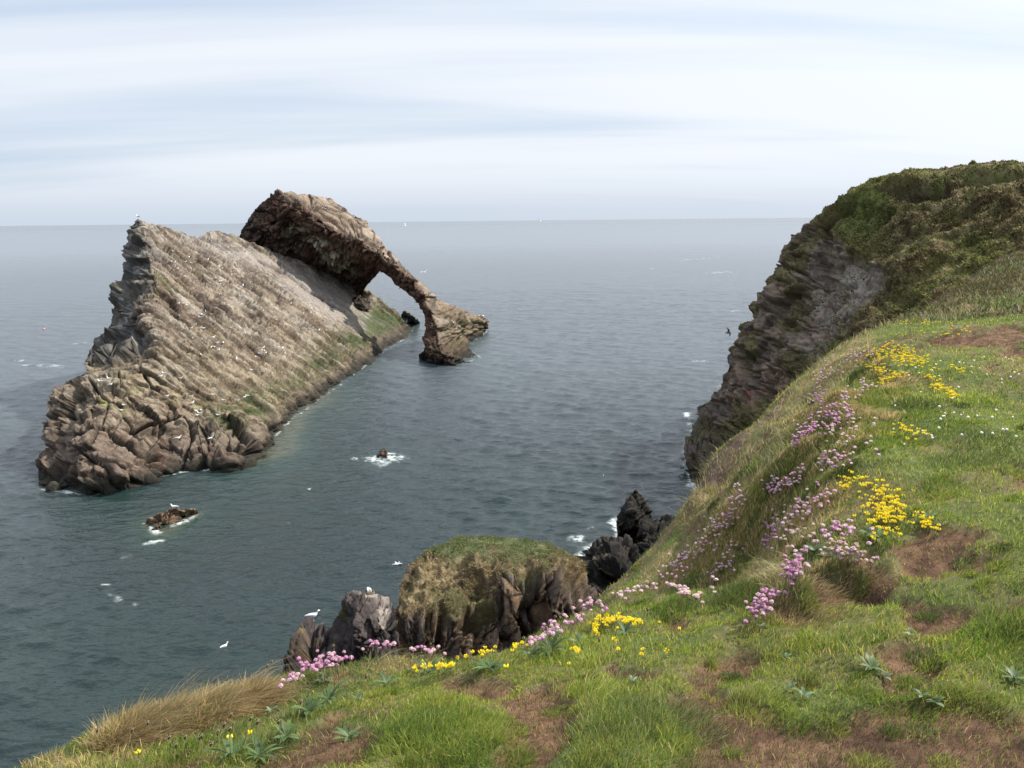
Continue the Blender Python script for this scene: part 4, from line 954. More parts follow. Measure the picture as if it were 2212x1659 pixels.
far_ = np.maximum(sstep(45, 700, sr), .38 * sstep(45, 110, sr)) * (1 - .35 * sstep(900, 5000, sr)) * (1 - .5 * green_)
sc_ = mixc(sc_, (0.110, 0.128, 0.148), far_)  # paler with distance: sky reflection painted into the water colour
fo = (1.0 * np.exp(-dss[0] / .22) * sp([(445, 1014, 60, 12, .9), (610, 960, 14, 20, .5), (140, 1070, 30, 10, .4)]) * 1.2 + .7 * np.exp(-dss[1] / .35) * sp([(1048, 722, 16, 14, 1)]) + .75 * np.exp(-dss[2] / .5) * sp([(405, 1115, 46, 26, 1), (325, 1160, 40, 14, .8)])
      + .85 * np.exp(-dss[3] / .8) + .6 * np.exp(-dss[4] / .6) * sstep(1180, 1230, SPx) + .35 * np.exp(-dss[5] / .6))
fo = fo + sp([(1255, 1205, 20, 12, .6), (1285, 1140, 34, 8, .55, -12), (1330, 1125, 14, 20, .5), (1455, 1085, 60, 30, .42), (1240, 1160, 30, 26, .4), (330, 1172, 34, 6, .55, -12), (255, 1295, 36, 12, .52, 20), (290, 1305, 12, 5, .5), (300, 1200, 60, 12, .4, -10), (225, 1262, 20, 4, .5), (190, 1306, 16, 6, .4),
             (100, 790, 80, 4.5, .62, 2), (170, 742, 40, 3, .5, -6), (40, 780, 40, 4, .45), (780, 990, 26, 8, .55), (860, 990, 30, 12, .5), (620, 1130, 16, 6, .4), (560, 1210, 40, 5, .38, -10), (700, 1250, 40, 6, .3), (1560, 588, 60, 2.6, .5, -3), (1500, 560, 80, 1.6, .45, -3), (1590, 672, 14, 2.5, .6), (1410, 580, 60, 1.5, .4, -3), (1550, 830, 60, 24, .34), (1500, 780, 60, 10, .34), (560, 1380, 14, 4, .4), (690, 1335, 20, 6, .4)])
fo = fo + .55 * np.exp(-np.minimum(np.minimum(dss[0], dss[1]), np.minimum(dss[2], dss[5])) / .28)
foam = sstep(.38, .80, fo * (1.0 + .9 * nB) + .10 * nB) * inview
m, nt, N, L = new_mat('sea_water')
out = N.new('ShaderNodeOutputMaterial'); b = N.new('ShaderNodeBsdfPrincipled')
b.inputs['Roughness'].default_value = 0.12; b.inputs['IOR'].default_value = 1.333; b.inputs['Specular IOR Level'].default_value = 0.5
at_ = N.new('ShaderNodeAttribute'); at_.attribute_name = 'tint'
fa = N.new('ShaderNodeAttribute'); fa.attribute_name = 'foam'
tc = N.new('ShaderNodeTexCoord')
nf = N.new('ShaderNodeTexNoise'); nf.inputs['Scale'].default_value = 3.2; nf.inputs['Detail'].default_value = 6; nf.inputs['Roughness'].default_value = .7
L.new(tc.outputs['Object'], nf.inputs['Vector'])
fr = N.new('ShaderNodeMapRange'); fr.inputs[1].default_value = .40; fr.inputs[2].default_value = .62
L.new(nf.outputs['Fac'], fr.inputs[0])
fm = N.new('ShaderNodeMath'); fm.operation = 'MULTIPLY'; L.new(fa.outputs['Fac'], fm.inputs[0]); L.new(fr.outputs[0], fm.inputs[1])
mx = N.new('ShaderNodeMix'); mx.data_type = 'RGBA'
L.new(fm.outputs[0], mx.inputs[0]); L.new(at_.outputs['Color'], mx.inputs[6]); mx.inputs[7].default_value = (.50, .54, .54, 1)
L.new(mx.outputs[2], b.inputs['Base Color'])
rm = N.new('ShaderNodeMapRange'); rm.inputs[3].default_value = 0.10; rm.inputs[4].default_value = 0.8
L.new(fm.outputs[0], rm.inputs[0])
fa2 = N.new('ShaderNodeAttribute'); fa2.attribute_name = 'chop'
ra = N.new('ShaderNodeMath'); ra.operation = 'MULTIPLY_ADD'; L.new(fa2.outputs['Fac'], ra.inputs[0]); ra.inputs[1].default_value = .22; L.new(rm.outputs[0], ra.inputs[2]); L.new(ra.outputs[0], b.inputs['Roughness'])
# small ripples: two noises stretched along the crests
hs = None
for sc__, st__, rot, wgt in ((1.1, (0.45, 1.0, 1), 8, .50), (2.7, (0.5, 1.0, 1), -12, .40), (6.5, (0.7, 1.0, 1), 20, .26)):
    mp = N.new('ShaderNodeMapping'); mp.inputs['Rotation'].default_value = (0, 0, math.radians(rot)); mp.inputs['Scale'].default_value = st__
    L.new(tc.outputs['Object'], mp.inputs[0])
    n = N.new('ShaderNodeTexNoise'); n.inputs['Scale'].default_value = sc__; n.inputs['Detail'].default_value = 3; n.inputs['Roughness'].default_value = .55
    L.new(mp.outputs[0], n.inputs['Vector'])
    k = N.new('ShaderNodeMath'); k.operation = 'MULTIPLY'; k.inputs[1].default_value = wgt / sc__ ** .3; L.new(n.outputs['Fac'], k.inputs[0])
    if hs is None: hs = k.outputs[0]
    else:
        ad = N.new('ShaderNodeMath'); ad.operation = 'ADD'; L.new(hs, ad.inputs[0]); L.new(k.outputs[0], ad.inputs[1]); hs = ad.outputs[0]
bp = N.new('ShaderNodeBump'); bp.inputs['Strength'].default_value = 1.0; bp.inputs['Distance'].default_value = 0.36
L.new(hs, bp.inputs['Height']); L.new(bp.outputs[0], b.inputs['Normal'])
L.new(b.outputs[0], out.inputs[0])
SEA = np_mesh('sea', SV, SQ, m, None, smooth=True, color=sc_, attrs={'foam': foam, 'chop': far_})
tag(SEA, kind='structure')
# ------------------------------------------------------------------ vegetation
def gz(x, y):
    i = np.clip(np.searchsorted(gx, x) - 1, 0, len(gx) - 2); j = np.clip(np.searchsorted(gy, y) - 1, 0, len(gy) - 2)
    fx = np.clip((x - gx[i]) / (gx[i + 1] - gx[i]), 0, 1); fy = np.clip((y - gy[j]) / (gy[j + 1] - gy[j]), 0, 1)
    return (GZ[j, i] * (1 - fx) * (1 - fy) + GZ[j, i + 1] * fx * (1 - fy) + GZ[j + 1, i] * (1 - fx) * fy + GZ[j + 1, i + 1] * fx * fy)

def ground_hit(px, py):
    d = rays(np.asarray(px, float), np.asarray(py, float)); n = len(d)
    t = 1.2 * (1.006 ** np.arange(560))
    hit = np.full(n, np.nan)
    prev = None
    for k in t:
        P = CAM + d * k
        below = P[:, 2] < gz(P[:, 0], P[:, 1])
        m = below & np.isnan(hit)
        hit[m] = k
    P = CAM + d * hit[:, None]
    P[:, 2] = gz(P[:, 0], P[:, 1])
    return P, ~np.isnan(hit)

def blades(P, h, w_, lean, curl, col, segs=2, face=None):
    """Tapered bent blades: P (n,3) roots, h heights, w_ widths, lean (n,2) horizontal offset of the tip in blade heights."""
    n = len(P)
    a = RNG.uniform(0, math.pi, n) if face is None else face
    wx = np.cos(a) * w_ / 2; wy = np.sin(a) * w_ / 2
    rows = []
    for k in range(segs):
        t = k / segs
        off = lean * (t ** curl)[..., None] if isinstance(curl, np.ndarray) else lean * (t ** curl)
        c = P + np.stack([off[:, 0] * h, off[:, 1] * h, h * t * np.sqrt(np.maximum(1 - .35 * (lean ** 2).sum(1) * t * t, .15))], 1)
        s = (1 - .35 * t)
        rows.append(c - np.stack([wx * s, wy * s, 0 * wx], 1)); rows.append(c + np.stack([wx * s, wy * s, 0 * wx], 1))
    tip = P + np.stack([lean[:, 0] * h, lean[:, 1] * h, h * np.sqrt(np.maximum(1 - .35 * (lean ** 2).sum(1), .15))], 1)
    rows.append(tip)
    nv = 2 * segs + 1
    V = np.stack(rows, 1).reshape(-1, 3)
    base = np.arange(n)[:, None] * nv
    T = []
    for k in range(segs - 1):
        T += [[2 * k, 2 * k + 1, 2 * k + 3], [2 * k, 2 * k + 3, 2 * k + 2]]
    T += [[2 * segs - 2, 2 * segs - 1, 2 * segs]]
    T = np.array(T)
    F = (base[:, None, :] + T[None]).reshape(-1, 3)
    C = np.repeat(col, nv, axis=0)
    return V, F, C

def join(parts):
    V = []; F = []; C = []; o = 0
    for v, f, c in parts:
        V.append(v); F.append(f + o); C.append(c); o += len(v)
    return np.concatenate(V), np.concatenate(F), np.concatenate(C)

def pick(cols, n, weights=None, var=.30):
    cols = np.array(cols, float); k = RNG.choice(len(cols), n, p=weights)
    return cols[k] * (1 + RNG.uniform(-var, var, (n, 1))) * (1 + RNG.uniform(-.06, .06, (n, 3)))

def scatter_polar(n, r0, r1, a0, a1):
    r = r0 * (r1 / r0) ** RNG.random(n); a = np.radians(RNG.uniform(a0, a1, n))
    x = r * np.sin(a); y = r * np.cos(a)
    return x, y, r

def not_sea(x, y, out=0.35):
    ins = in_poly(x, y, _poly_in)
    d, *_ = near_poly(x, y, edge, closed=False)
    return ins | (d < out)

DARK = [(1708, 1130, 46, 36, 1.2), (1735, 1215, 44, 34, 1.1), (1800, 975, 36, 44, 1), (1570, 1165, 52, 20, 1.0, -30), (1640, 1060, 50, 18, .8, -40), (1470, 1210, 40, 16, .9, -40), (1870, 1288, 60, 18, 1.1), (1840, 745, 30, 12, .8), (1990, 735, 60, 8, .8), (1650, 1240, 50, 24, .9, -30), (1760, 870, 16, 40, .8, 30), (2140, 745, 60, 7, .8), (1700, 1000, 30, 16, .7)]
# short turf and the dead brown moss between
x, y, r = scatter_polar(520000, 1.75, 16.0, -42, 42)
m = not_sea(x, y, .5); x, y, r = x[m], y[m], r[m]
P = np.stack([x, y, gz(x, y)], 1)
b_, g_, s_, n1, n2, n0 = veg_masks(P)
# clumping: bare gaps show soil
cl = sstep(-.35, .25, fbm(np.stack([x, y, x * 0], 1) / .09, 2, 801) + .3 * n1)
u = RNG.random(len(x))
isb = u < b_ * .9
keep = np.where(isb, RNG.random(len(x)) < .55, RNG.random(len(x)) < (.35 + .65 * cl))
keep &= ~(RNG.random(len(x)) < s_ * .35)
x, y, r, P, b_, g_, s_, n1, n2, n0, isb = [q[keep] for q in (x, y, r, P, b_, g_, s_, n1, n2, n0, isb)]
n = len(x)
wind = np.array([0.35, 0.1])
tuftn = fbm(np.stack([x, y, x * 0], 1) / .28, 3, 803)
h = np.where(isb, RNG.uniform(.006, .022, n), RNG.uniform(.012, .032, n) * (1 + 1.0 * g_ * sstep(-.1, .3, tuftn) + .5 * s_) * (1 + .04 * (r - 3)))
wd = np.where(isb, .0022, .0027) * (r / 3) ** .75 * RNG.uniform(.7, 1.3, n)
wd *= np.where(g_ > .5, 1.15, 1)
lean = RNG.normal(0, .45, (n, 2)) + wind * .5 + 0.5 * np.stack([fbm(np.stack([x, y, x * 0], 1) / .35, 2, 805), fbm(np.stack([x, y, x * 0 + 5], 1) / .35, 2, 806)], 1) * 1.6
cg = pick([(.08, .13, .022), (.12, .19, .028), (.18, .24, .035), (.24, .27, .055), (.15, .15, .045), (.34, .27, .13)], n, [.18, .24, .22, .14, .12, .10])
dk = pick([(.05, .085, .022), (.065, .105, .028), (.09, .125, .035)], n)
tone = sstep(-.25, .3, fbm(np.stack([x, y, x * 0], 1) / .5, 3, 807))
cg = np.where((RNG.random(n) < (1 - tone) * .75)[:, None], dk, cg)
yl = pick([(.17, .22, .035), (.20, .23, .05), (.13, .20, .03)], n)
cg = np.where((RNG.random(n) < .55 * sstep(.1, .35, fbm(np.stack([x, y, x * 0], 1) / .8, 3, 809)) * (1 - b_))[:, None], yl, cg)
dkm = spots(*project(P)[:2], DARK) * (.6 + .5 * n1)
cg = np.where((RNG.random(n) < dkm)[:, None], pick([(.03, .05, .016), (.045, .065, .022)], n), cg)
cs = pick([(.30, .24, .12), (.22, .20, .08), (.13, .15, .05), (.36, .30, .17)], n)
cg = np.where((RNG.random(n) < s_ * .7 * (1 - dkm))[:, None], cs, cg)
cb = pick([(.11, .062, .036), (.17, .10, .052), (.075, .045, .028), (.30, .21, .12), (.15, .135, .06)], n, [.3, .25, .2, .15, .1])
cg = cg * np.array([1.55, 1.42, 1.15])
col = np.where(isb[:, None], cb, cg)
V, F, C = blades(P, h, wd, lean, 1.6, col, 2)
TURF = np_mesh('turf_grass', V, F, M_BLADE, None, color=C)
tag(TURF, 'short green and yellowish turf with brown dead moss patches on the clifftop', 'grass', kind='stuff')

# long pale grass on the bank and along the edge
x, y, r = scatter_polar(230000, 2.4, 15.0, -42, 30)
m = not_sea(x, y, .8); x, y, r = x[m], y[m], r[m]
P = np.stack([x, y, gz(x, y)], 1)
b_, g_, s_, n1, n2, n0 = veg_masks(P)
cl = sstep(-.15, .3, fbm(P / .26, 3, 811))
px_, py_, _w = project(P)
left = spots(px_, py_, [(430, 1520, 150, 50, 1.0, -28), (540, 1470, 50, 40, 1.0)])
m = RNG.random(len(x)) < s_ * (.15 + .85 * cl) * (1 - .75 * np.clip(spots(px_, py_, DARK), 0, 1))
x, y, r, P, s_, cl, px_, py_, left, n1 = [q[m] for q in (x, y, r, P, s_, cl, px_, py_, left, n1)]
n = len(x)
h = RNG.uniform(.04, .13, n) * (.5 + .9 * cl) * (1 + .8 * left)
sw = np.stack([fbm(P / .6, 2, 813), fbm(P / .6 + 4, 2, 814)], 1)
lean = RNG.normal(0, .3, (n, 2)) + sw * 1.6 + np.array([.15, -.25]) + left[:, None] * np.array([.45, .25]) - (px_ > 1500)[:, None] * np.array([.45, .1])
wd = .0017 * (r / 3) ** .75 * RNG.uniform(.6, 1.3, n)
ton = sstep(-.25, .3, fbm(P / .45, 3, 815))[:, None]
ca = pick([(.34, .27, .15), (.26, .21, .10), (.40, .34, .21), (.20, .18, .075)], n)
cc = pick([(.12, .15, .045), (.16, .17, .055), (.085, .11, .04), (.26, .22, .10)], n)
col = np.where(RNG.random((n, 1)) < .25 + .5 * ton, ca, cc)
brw = pick([(.22, .13, .075), (.28, .18, .10), (.32, .24, .14)], n)
col = np.where((RNG.random(n) < left * .55)[:, None], brw, col)
V, F, C = blades(P, h, wd, lean, 1.8, col, 3)
LONG = np_mesh('long_grass', V, F, M_BLADE, None, color=C * 1.2)
tag(LONG, 'long pale straw-coloured grass bent by the wind on the cliff edge and bank', 'grass', kind='stuff')

# strong grass tussocks standing above the turf
tus = [(1745, 1318, .5, .16, 6), (1805, 1268, .42, .14, 6), (1700, 1335, .3, .14, 3), (1850, 1262, .3, .12, 6), (1770, 1240, .35, .14, 3), (960, 1620, .5, .22, 0), (900, 1580, .35, .18, 0), (1010, 1560, .3, .16, 0), (1400, 1600, .6, .24, 1), (1340, 1560, .4, .2, 1), (1450, 1560, .35, .18, 1), (930, 1530, .3, .14, 2), (1330, 1525, .3, .13, 2), (1060, 1600, .3, .15, 2), (1260, 1490, .25, .10, 2), (1190, 1425, .25, .12, 0), (1050, 1450, .3, .12, 1),
       (2140, 1400, .4, .16, 0), (2190, 1350, .4, .16, 0), (1640, 1540, .3, .12, 2), (1840, 1385, .25, .1, 1), (1960, 1520, .35, .1, 0), (2080, 1000, .5, .14, 1), (2130, 960, .5, .14, 1), (2030, 1060, .4, .12, 0), (1930, 960, .4, .12, 0), (1980, 900, .5, .12, 0), (1880, 1190, .3, .12, 1), (1450, 1320, .3, .14, 0), (1380, 1310, .2, .12, 0),
       (480, 1600, .4, .15, 1), (560, 1620, .4, .15, 1), (390, 1630, .35, .15, 0), (640, 1560, .3, .15, 1), (1870, 840, .4, .14, 2), (2100, 870, .5, .1, 0), (1650, 1400, .3, .08, 1), (2190, 1000, .6, .12, 1), (2060, 920, .5, .1, 0)]
_rg = np.random.default_rng(5)
for _ in range(150):                                            # clumps on the bank
    t_ = _rg.random(); cx_ = 1480 + 400 * t_; cy_ = 1250 - 480 * t_ ** .9
    o_ = _rg.random(); tus.append((cx_ + o_ * 170 * (1 - .5 * t_) + _rg.normal(0, 8), cy_ + o_ * 80 + _rg.normal(0, 16), _rg.uniform(.14, .42), _rg.uniform(.10, .24), int(_rg.choice([3, 3, 4, 5]))))
for _ in range(70):                                             # the big brown tuft on the left edge
    t_ = _rg.random(); tus.append((250 + 300 * t_ + _rg.normal(0, 8), 1600 - 85 * t_ + _rg.normal(0, 8), _rg.uniform(.2, .4), _rg.uniform(.22, .40), int(_rg.choice([3, 6, 6]))))
for _ in range(260):                                            # small clumps all over the turf
    tus.append((_rg.uniform(350, 2212), _rg.uniform(760, 1659), _rg.uniform(.06, .2), _rg.uniform(.05, .13), int(_rg.choice([0, 1, 2, 2, 4, 5]))))
pts = []; hh = []; ci = []; cen = []
C0, ok = ground_hit([t[0] for t in tus], [t[1] for t in tus])
for (px, py, rad, hg, kc), c0, o_ in zip(tus, C0, ok):
    if not o_: continue
    k = int(2300 * rad)
    a = RNG.uniform(0, 6.283, k); q = rad * .55 * np.sqrt(RNG.random(k)) * RNG.uniform(.5, 1, k)
    pts.append(np.stack([c0[0] + q * np.cos(a), c0[1] + q * np.sin(a)], 1)); hh.append(hg * .55 * RNG.uniform(.15, .75, k) ** 1.1 * (1 - .6 * (q / (rad * .55)) ** 2))
    ci.append(np.full(k, kc)); cen.append(np.stack([np.cos(a), np.sin(a)], 1) * (q / (rad * .55))[:, None])
pts = np.concatenate(pts); hh = np.concatenate(hh); ci = np.concatenate(ci); cen = np.concatenate(cen)
P = np.stack([pts[:, 0], pts[:, 1], gz(pts[:, 0], pts[:, 1])], 1); n = len(P)
pal = [pick([(.085, .15, .025), (.13, .19, .03), (.18, .21, .05), (.06, .11, .025)], n), pick([(.055, .095, .025), (.08, .125, .035), (.11, .15, .05), (.19, .2, .10)], n), pick([(.18, .21, .045), (.22, .23, .07), (.13, .18, .035)], n)]
pal += [pick([(.34, .27, .15), (.26, .21, .10), (.42, .35, .21), (.18, .17, .07)], n), pick([(.14, .18, .04), (.20, .22, .06), (.10, .14, .03)], n), pick([(.06, .09, .025), (.045, .07, .02), (.10, .12, .04)], n), pick([(.16, .105, .06), (.22, .155, .09), (.26, .21, .125), (.10, .09, .035)], n)]
col = np.choose(ci[:, None], pal) * np.array([1.38, 1.3, 1.1])
rr_ = np.hypot(P[:, 0], P[:, 1])
V, F, C = blades(P, hh, .0024 * (rr_ / 3) ** .7 * RNG.uniform(.6, 1.3, n), RNG.normal(0, .3, (n, 2)) + cen * np.where(ci == 6, .25, .75)[:, None] + np.where(ci == 6, 1.0, .25)[:, None] * np.array([1, .1]), 1.9, col, 3)
TUS = np_mesh('tussock_grass', V, F, M_BLADE, None, color=C)
tag(TUS, 'taller tussocks of bright and dark green grass standing in the turf', 'grass', kind='stuff')

# heath, moss and grass on the headland, and on the grassy stack
def surf_scatter(name, n, wfun, hmin, hmax, wmul, cols, lean_s=.6, cls=None):
    S = SURF[name]; V = S['V']; Fq = S['F']; c = V[Fq].mean(1); N_ = S['N'][Fq[:, 0]]
    A = np.linalg.norm(np.cross(V[Fq[:, 1]] - V[Fq[:, 0]], V[Fq[:, 3]] - V[Fq[:, 0]]), axis=1)
    dist = np.linalg.norm(c - CAM, axis=1)
    px, py, _ = project(c)
    w_ = wfun(px, py, c, N_) * np.minimum(A, np.quantile(A, .97))
    k = RNG.choice(len(c), n, p=w_ / w_.sum())
    uu = RNG.random((n, 1)); vv = RNG.random((n, 1))
    P = (V[Fq[k, 0]] * (1 - uu) + V[Fq[k, 1]] * uu) * (1 - vv) + (V[Fq[k, 3]] * (1 - uu) + V[Fq[k, 2]] * uu) * vv
    h = RNG.uniform(hmin, hmax, n)
    ln = RNG.normal(0, lean_s, (n, 2)) + N_[k][:, :2] * .6
    col = cols(P, px[k], py[k], n)
    return blades(P - N_[k] * .03, h, wmul * h * RNG.uniform(.6, 1.4, n), ln, 1.3, col, 2)
def hcol(P, px, py, n):
    n2 = fbm(P / 1.6, 4, 821); n3 = fbm(P / 5.0, 4, 823)
    a = pick([(.055, .048, .018), (.08, .07, .026), (.045, .05, .02), (.07, .038, .022)], n)
    b = pick([(.12, .14, .035), (.16, .165, .045), (.09, .10, .03)], n)
    s = pick([(.26, .21, .11), (.20, .17, .08)], n)
    up = np.exp(-((py - np.interp(px, [1750, 1850, 1990, 2212, 2560], [475, 411, 374, 349, 330])) / 26) ** 2)
    low = sstep(110, 20, np.interp(px, [1940, 2000, 2212, 2560], [690, 630, 560, 480]) - py)
    c = np.where((RNG.random(n) < sstep(.08, .35, n3 + .25 * up + .2 * low) * .8 + .12 * up)[:, None], b, a)
    return np.where((RNG.random(n) < sstep(.15, .35, n2 + .2 * up) * .6)[:, None], s, c)
def hw(px, py, c, N_):
    bd = np.interp(py, [330, 420, 500, 545, 600, 640, 700, 760, 900, 1000], [1600, 1700, 1760, 1850, 1915, 1900, 1850, 1800, 1740, 1700])
    he = sstep(-25, 25, px - bd + 45 * fbm(c / 4, 4, 401))
    hol = np.exp(-(((px - 1990) / 62) ** 2 + ((py - 415) / 17) ** 2)) + np.exp(-(((px - 1800) / 46) ** 2 + ((py - 474 + (px - 1800) * .6) / 18) ** 2)) + np.exp(-(((px - 2150) / 60) ** 2 + ((py - 392) / 15) ** 2))
    mossy = .22 * sstep(.02, .2, fbm(c / 3, 5, 421))
    return (he * (.3 + .7 * sstep(-.2, .2, fbm(c / 1.5, 3, 825))) + mossy) * (1 - np.clip(hol * 1.1, 0, .97)) + 1e-6
V, F, C = surf_scatter('headland_cliff', 170000, hw, .05, .15, .5, hcol)
HTH = np_mesh('heath_scrub', V, F, M_SCRUB, None, color=C * 1.15); tag(HTH, 'dark olive heather and rough grass covering the headland slope', 'heath', kind='stuff')
def kw(px, py, c, N_):
    rocky = np.clip(sstep(1060, 1085, px) * sstep(1228, 1250, py) + sstep(1320, 1345, py) + np.exp(-((px - 905) / 16) ** 2 - ((py - 1262) / 13) ** 2) + np.exp(-((px - 1015) / 24) ** 2 - ((py - 1330) / 24) ** 2) + np.exp(-((px - 1050) / 14) ** 2 - ((py - 1262) / 20) ** 2), 0, 1)
    hol = np.exp(-(((px - 1040) / 28) ** 2 + ((py - 1325) / 11) ** 2))
    return (1 - rocky * .93) * (.15 + .85 * sstep(-.2, .2, fbm(c / .6, 3, 831))) * (1 - .95 * hol) + 1e-6
def kcol(P, px, py, n):
    n1 = fbm(P / .9, 5, 321); top = sstep(1222, 1190, py + 10 * n1)
    a = pick([(.27, .20, .11), (.19, .135, .07), (.32, .25, .15), (.13, .085, .05), (.10, .09, .035)], n)
    b = pick([(.075, .10, .035), (.10, .125, .045), (.13, .14, .06)], n)
    g = (RNG.random(n) < top * sstep(-.4, .05, n1 + .3 * (px < 1150)) * .9 + .35 * sstep(.12, .3, fbm(P / 1.3, 4, 327)))[:, None]
    return np.where(g, b, a)
V, F, C = surf_scatter('turf_capped_rock', 70000, kw, .04, .13, .20, kcol)
KTH = np_mesh('stack_grass', V, F, M_SCRUB, None, color=C); tag(KTH, 'dry brown and green grass tufts hanging over the grassy sea stack', 'grass', kind='stuff')

# the rougher green slope beyond the first crest
x = RNG.uniform(5, 30, 90000); y = RNG.uniform(13, 32, 90000)
m = not_sea(x, y, .6); x, y = x[m], y[m]; P = np.stack([x, y, gz(x, y)], 1)
px_, py_, _w = project(P); m = (px_ < 2350) & (px_ > 1800); P = P[m]; px_ = px_[m]; py_ = py_[m]; n = len(P)
n1 = fbm(P / 1.2, 4, 841); n3 = fbm(P / 4, 3, 843)
a = pick([(.09, .125, .03), (.12, .15, .04), (.07, .095, .025), (.15, .16, .05)], n); b = pick([(.24, .20, .10), (.18, .16, .07)], n); c_ = pick([(.05, .055, .02), (.07, .07, .025), (.10, .065, .03)], n)
col = np.where((RNG.random(n) < sstep(.05, .35, n1) * .8)[:, None], b, np.where((RNG.random(n) < sstep(-.05, .2, n3))[:, None], a, c_))
V, F, C = blades(P, RNG.uniform(.06, .2, n), .02 * RNG.uniform(.6, 1.5, n), RNG.normal(0, .6, (n, 2)), 1.4, col, 2)
FAR = np_mesh('rough_grass', V, F, M_BLADE, None, color=C); tag(FAR, 'rough yellow-green grass on the slope between the turf and the headland', 'grass', kind='stuff')
# ------------------------------------------------------------------ small meshes
def ico(sub=1):
    t = (1 + 5 ** .5) / 2
    V = [(-1, t, 0), (1, t, 0), (-1, -t, 0), (1, -t, 0), (0, -1, t), (0, 1, t), (0, -1, -t), (0, 1, -t), (t, 0, -1), (t, 0, 1), (-t, 0, -1), (-t, 0, 1)]
    F = [(0, 11, 5), (0, 5, 1), (0, 1, 7), (0, 7, 10), (0, 10, 11), (1, 5, 9), (5, 11, 4), (11, 10, 2), (10, 7, 6), (7, 1, 8), (3, 9, 4), (3, 4, 2), (3, 2, 6), (3, 6, 8), (3, 8, 9), (4, 9, 5), (2, 4, 11), (6, 2, 10), (8, 6, 7), (9, 8, 1)]
    V = [np.array(v, float) / np.linalg.norm(v) for v in V]
    for _ in range(sub):
        c = {}; G_ = []
        def mid(a, b):
            k = (min(a, b), max(a, b))
            if k not in c:
                m_ = V[a] + V[b]; V.append(m_ / np.linalg.norm(m_)); c[k] = len(V) - 1
            return c[k]
        for a, b, d in F:
            x, y, z = mid(a, b), mid(b, d), mid(d, a)
            G_ += [(a, x, z), (b, y, x), (d, z, y), (x, y, z)]
        F = G_
    return np.array(V), np.array(F)

def tube(path, rad, n=5, cap=True):
    path = np.asarray(path, float); rad = np.broadcast_to(rad, len(path)); V = []; F = []
    for i, p in enumerate(path):
        t = path[min(i + 1, len(path) - 1)] - path[max(i - 1, 0)]; t = t / (np.linalg.norm(t) + 1e-9)
        a = np.cross(t, [0, 0, 1.0]) if abs(t[2]) < .9 else np.cross(t, [1.0, 0, 0]); a /= np.linalg.norm(a); b = np.cross(t, a)
        for k in range(n):
            w_ = 2 * math.pi * k / n; V.append(p + rad[i] * (math.cos(w_) * a + math.sin(w_) * b))
    for i in range(len(path) - 1):
        for k in range(n):
            q = i * n + k; r_ = i * n + (k + 1) % n
            F += [(q, r_, r_ + n), (q, r_ + n, q + n)]
    if cap:
        V.append(path[0]); V.append(path[-1]); c0, c1 = len(V) - 2, len(V) - 1; o = (len(path) - 1) * n
        for k in range(n):
            F.append((c0, (k + 1) % n, k)); F.append((c1, o + k, o + (k + 1) % n))
    return np.array(V), np.array(F)

def merge(*vf):
    V = []; F = []; o = 0
    for v, f in vf:
        V.append(v); F.append(np.asarray(f) + o); o += len(v)
    return np.concatenate(V), np.concatenate(F)

M_PETAL = tint_mat('petal', 0.7, 0.0, var=0.0, spec=0.2, transl=0.25)
M_STEM = flat_mat('stem', (.13, .14, .05), transl=.2)
M_DRYSTEM = flat_mat('dry_stem', (.26, .20, .11), transl=.2)

def thrift_head(pal, seed, rad=.0115):
    """A round head of many small papery florets."""
    rg = np.random.default_rng(seed); V0, F0 = ico(1)
    parts = []; C = []
    core = V0 * rad * .62 * np.array([1, 1, .8]); parts.append((core, F0)); C.append(np.tile(np.array(pal[0]) * .7, (len(core), 1)))
    g = 34
    for i in range(g):
        z = 1 - 1.35 * (i + .5) / g; a = i * 2.39996; s = math.sqrt(max(0, 1 - z * z))
        d = np.array([s * math.cos(a), s * math.sin(a), z]); d += rg.normal(0, .08, 3); d /= np.linalg.norm(d)
        u_ = np.cross(d, [0.3, .5, .8]); u_ /= np.linalg.norm(u_); v_ = np.cross(d, u_)
        c = d * rad * np.array([1, 1, .82]) * rg.uniform(.85, 1.1); w_ = rad * .30
        f = [c - d * rad * .35]
        for k in range(5): f.append(c + w_ * (math.cos(k * 1.2566) * u_ + math.sin(k * 1.2566) * v_))
        parts.append((np.array(f), np.array([(0, 1 + k, 1 + (k + 1) % 5) for k in range(5)] + [(1, 3, 2), (1, 4, 3), (1, 5, 4)])))
        C.append(np.tile(np.array(pal[rg.integers(len(pal))]) * rg.uniform(.8, 1.15), (6, 1)))
    V, F = merge(*parts)
    return V, F, np.concatenate(C)

MAG = [(.56, .27, .44), (.66, .38, .52), (.50, .20, .36)]
PNK = [(.70, .46, .54), (.76, .56, .60), (.60, .36, .44)]
PAL = [(.72, .52, .54), (.78, .62, .60), (.62, .42, .42), (.66, .52, .44)]
FADE = [(.55, .38, .28), (.62, .48, .36), (.5, .3, .26)]
def far_mesh(name, V, F, mat, col=None):
    o = np_mesh(name, V, F, mat, None, color=col, link=False); me = o.data; bpy.data.objects.remove(o); return me
HEADS = {k: [far_mesh('flower_head', *(lambda r_: (r_[0], r_[1], M_PETAL, r_[2]))(thrift_head(p, 30 + i * 7 + j * 31))) for i in range(3)] for j, (k, p) in enumerate({'mag': MAG, 'pnk': PNK, 'pal': PAL, 'fade': FADE}.items())}
STEMS = []
for i in range(6):
    rg = np.random.default_rng(i); b = rg.normal(0, .02, 2)
    p = [np.array([b[0] * (t * t - 1), b[1] * (t * t - 1), -0.11 * (1 - t)]) for t in np.linspace(0, 1, 5)]
    STEMS.append(far_mesh('stem', *tube(p, [.0011, .001, .001, .0009, .0009], 4), M_DRYSTEM if i % 2 else M_STEM))

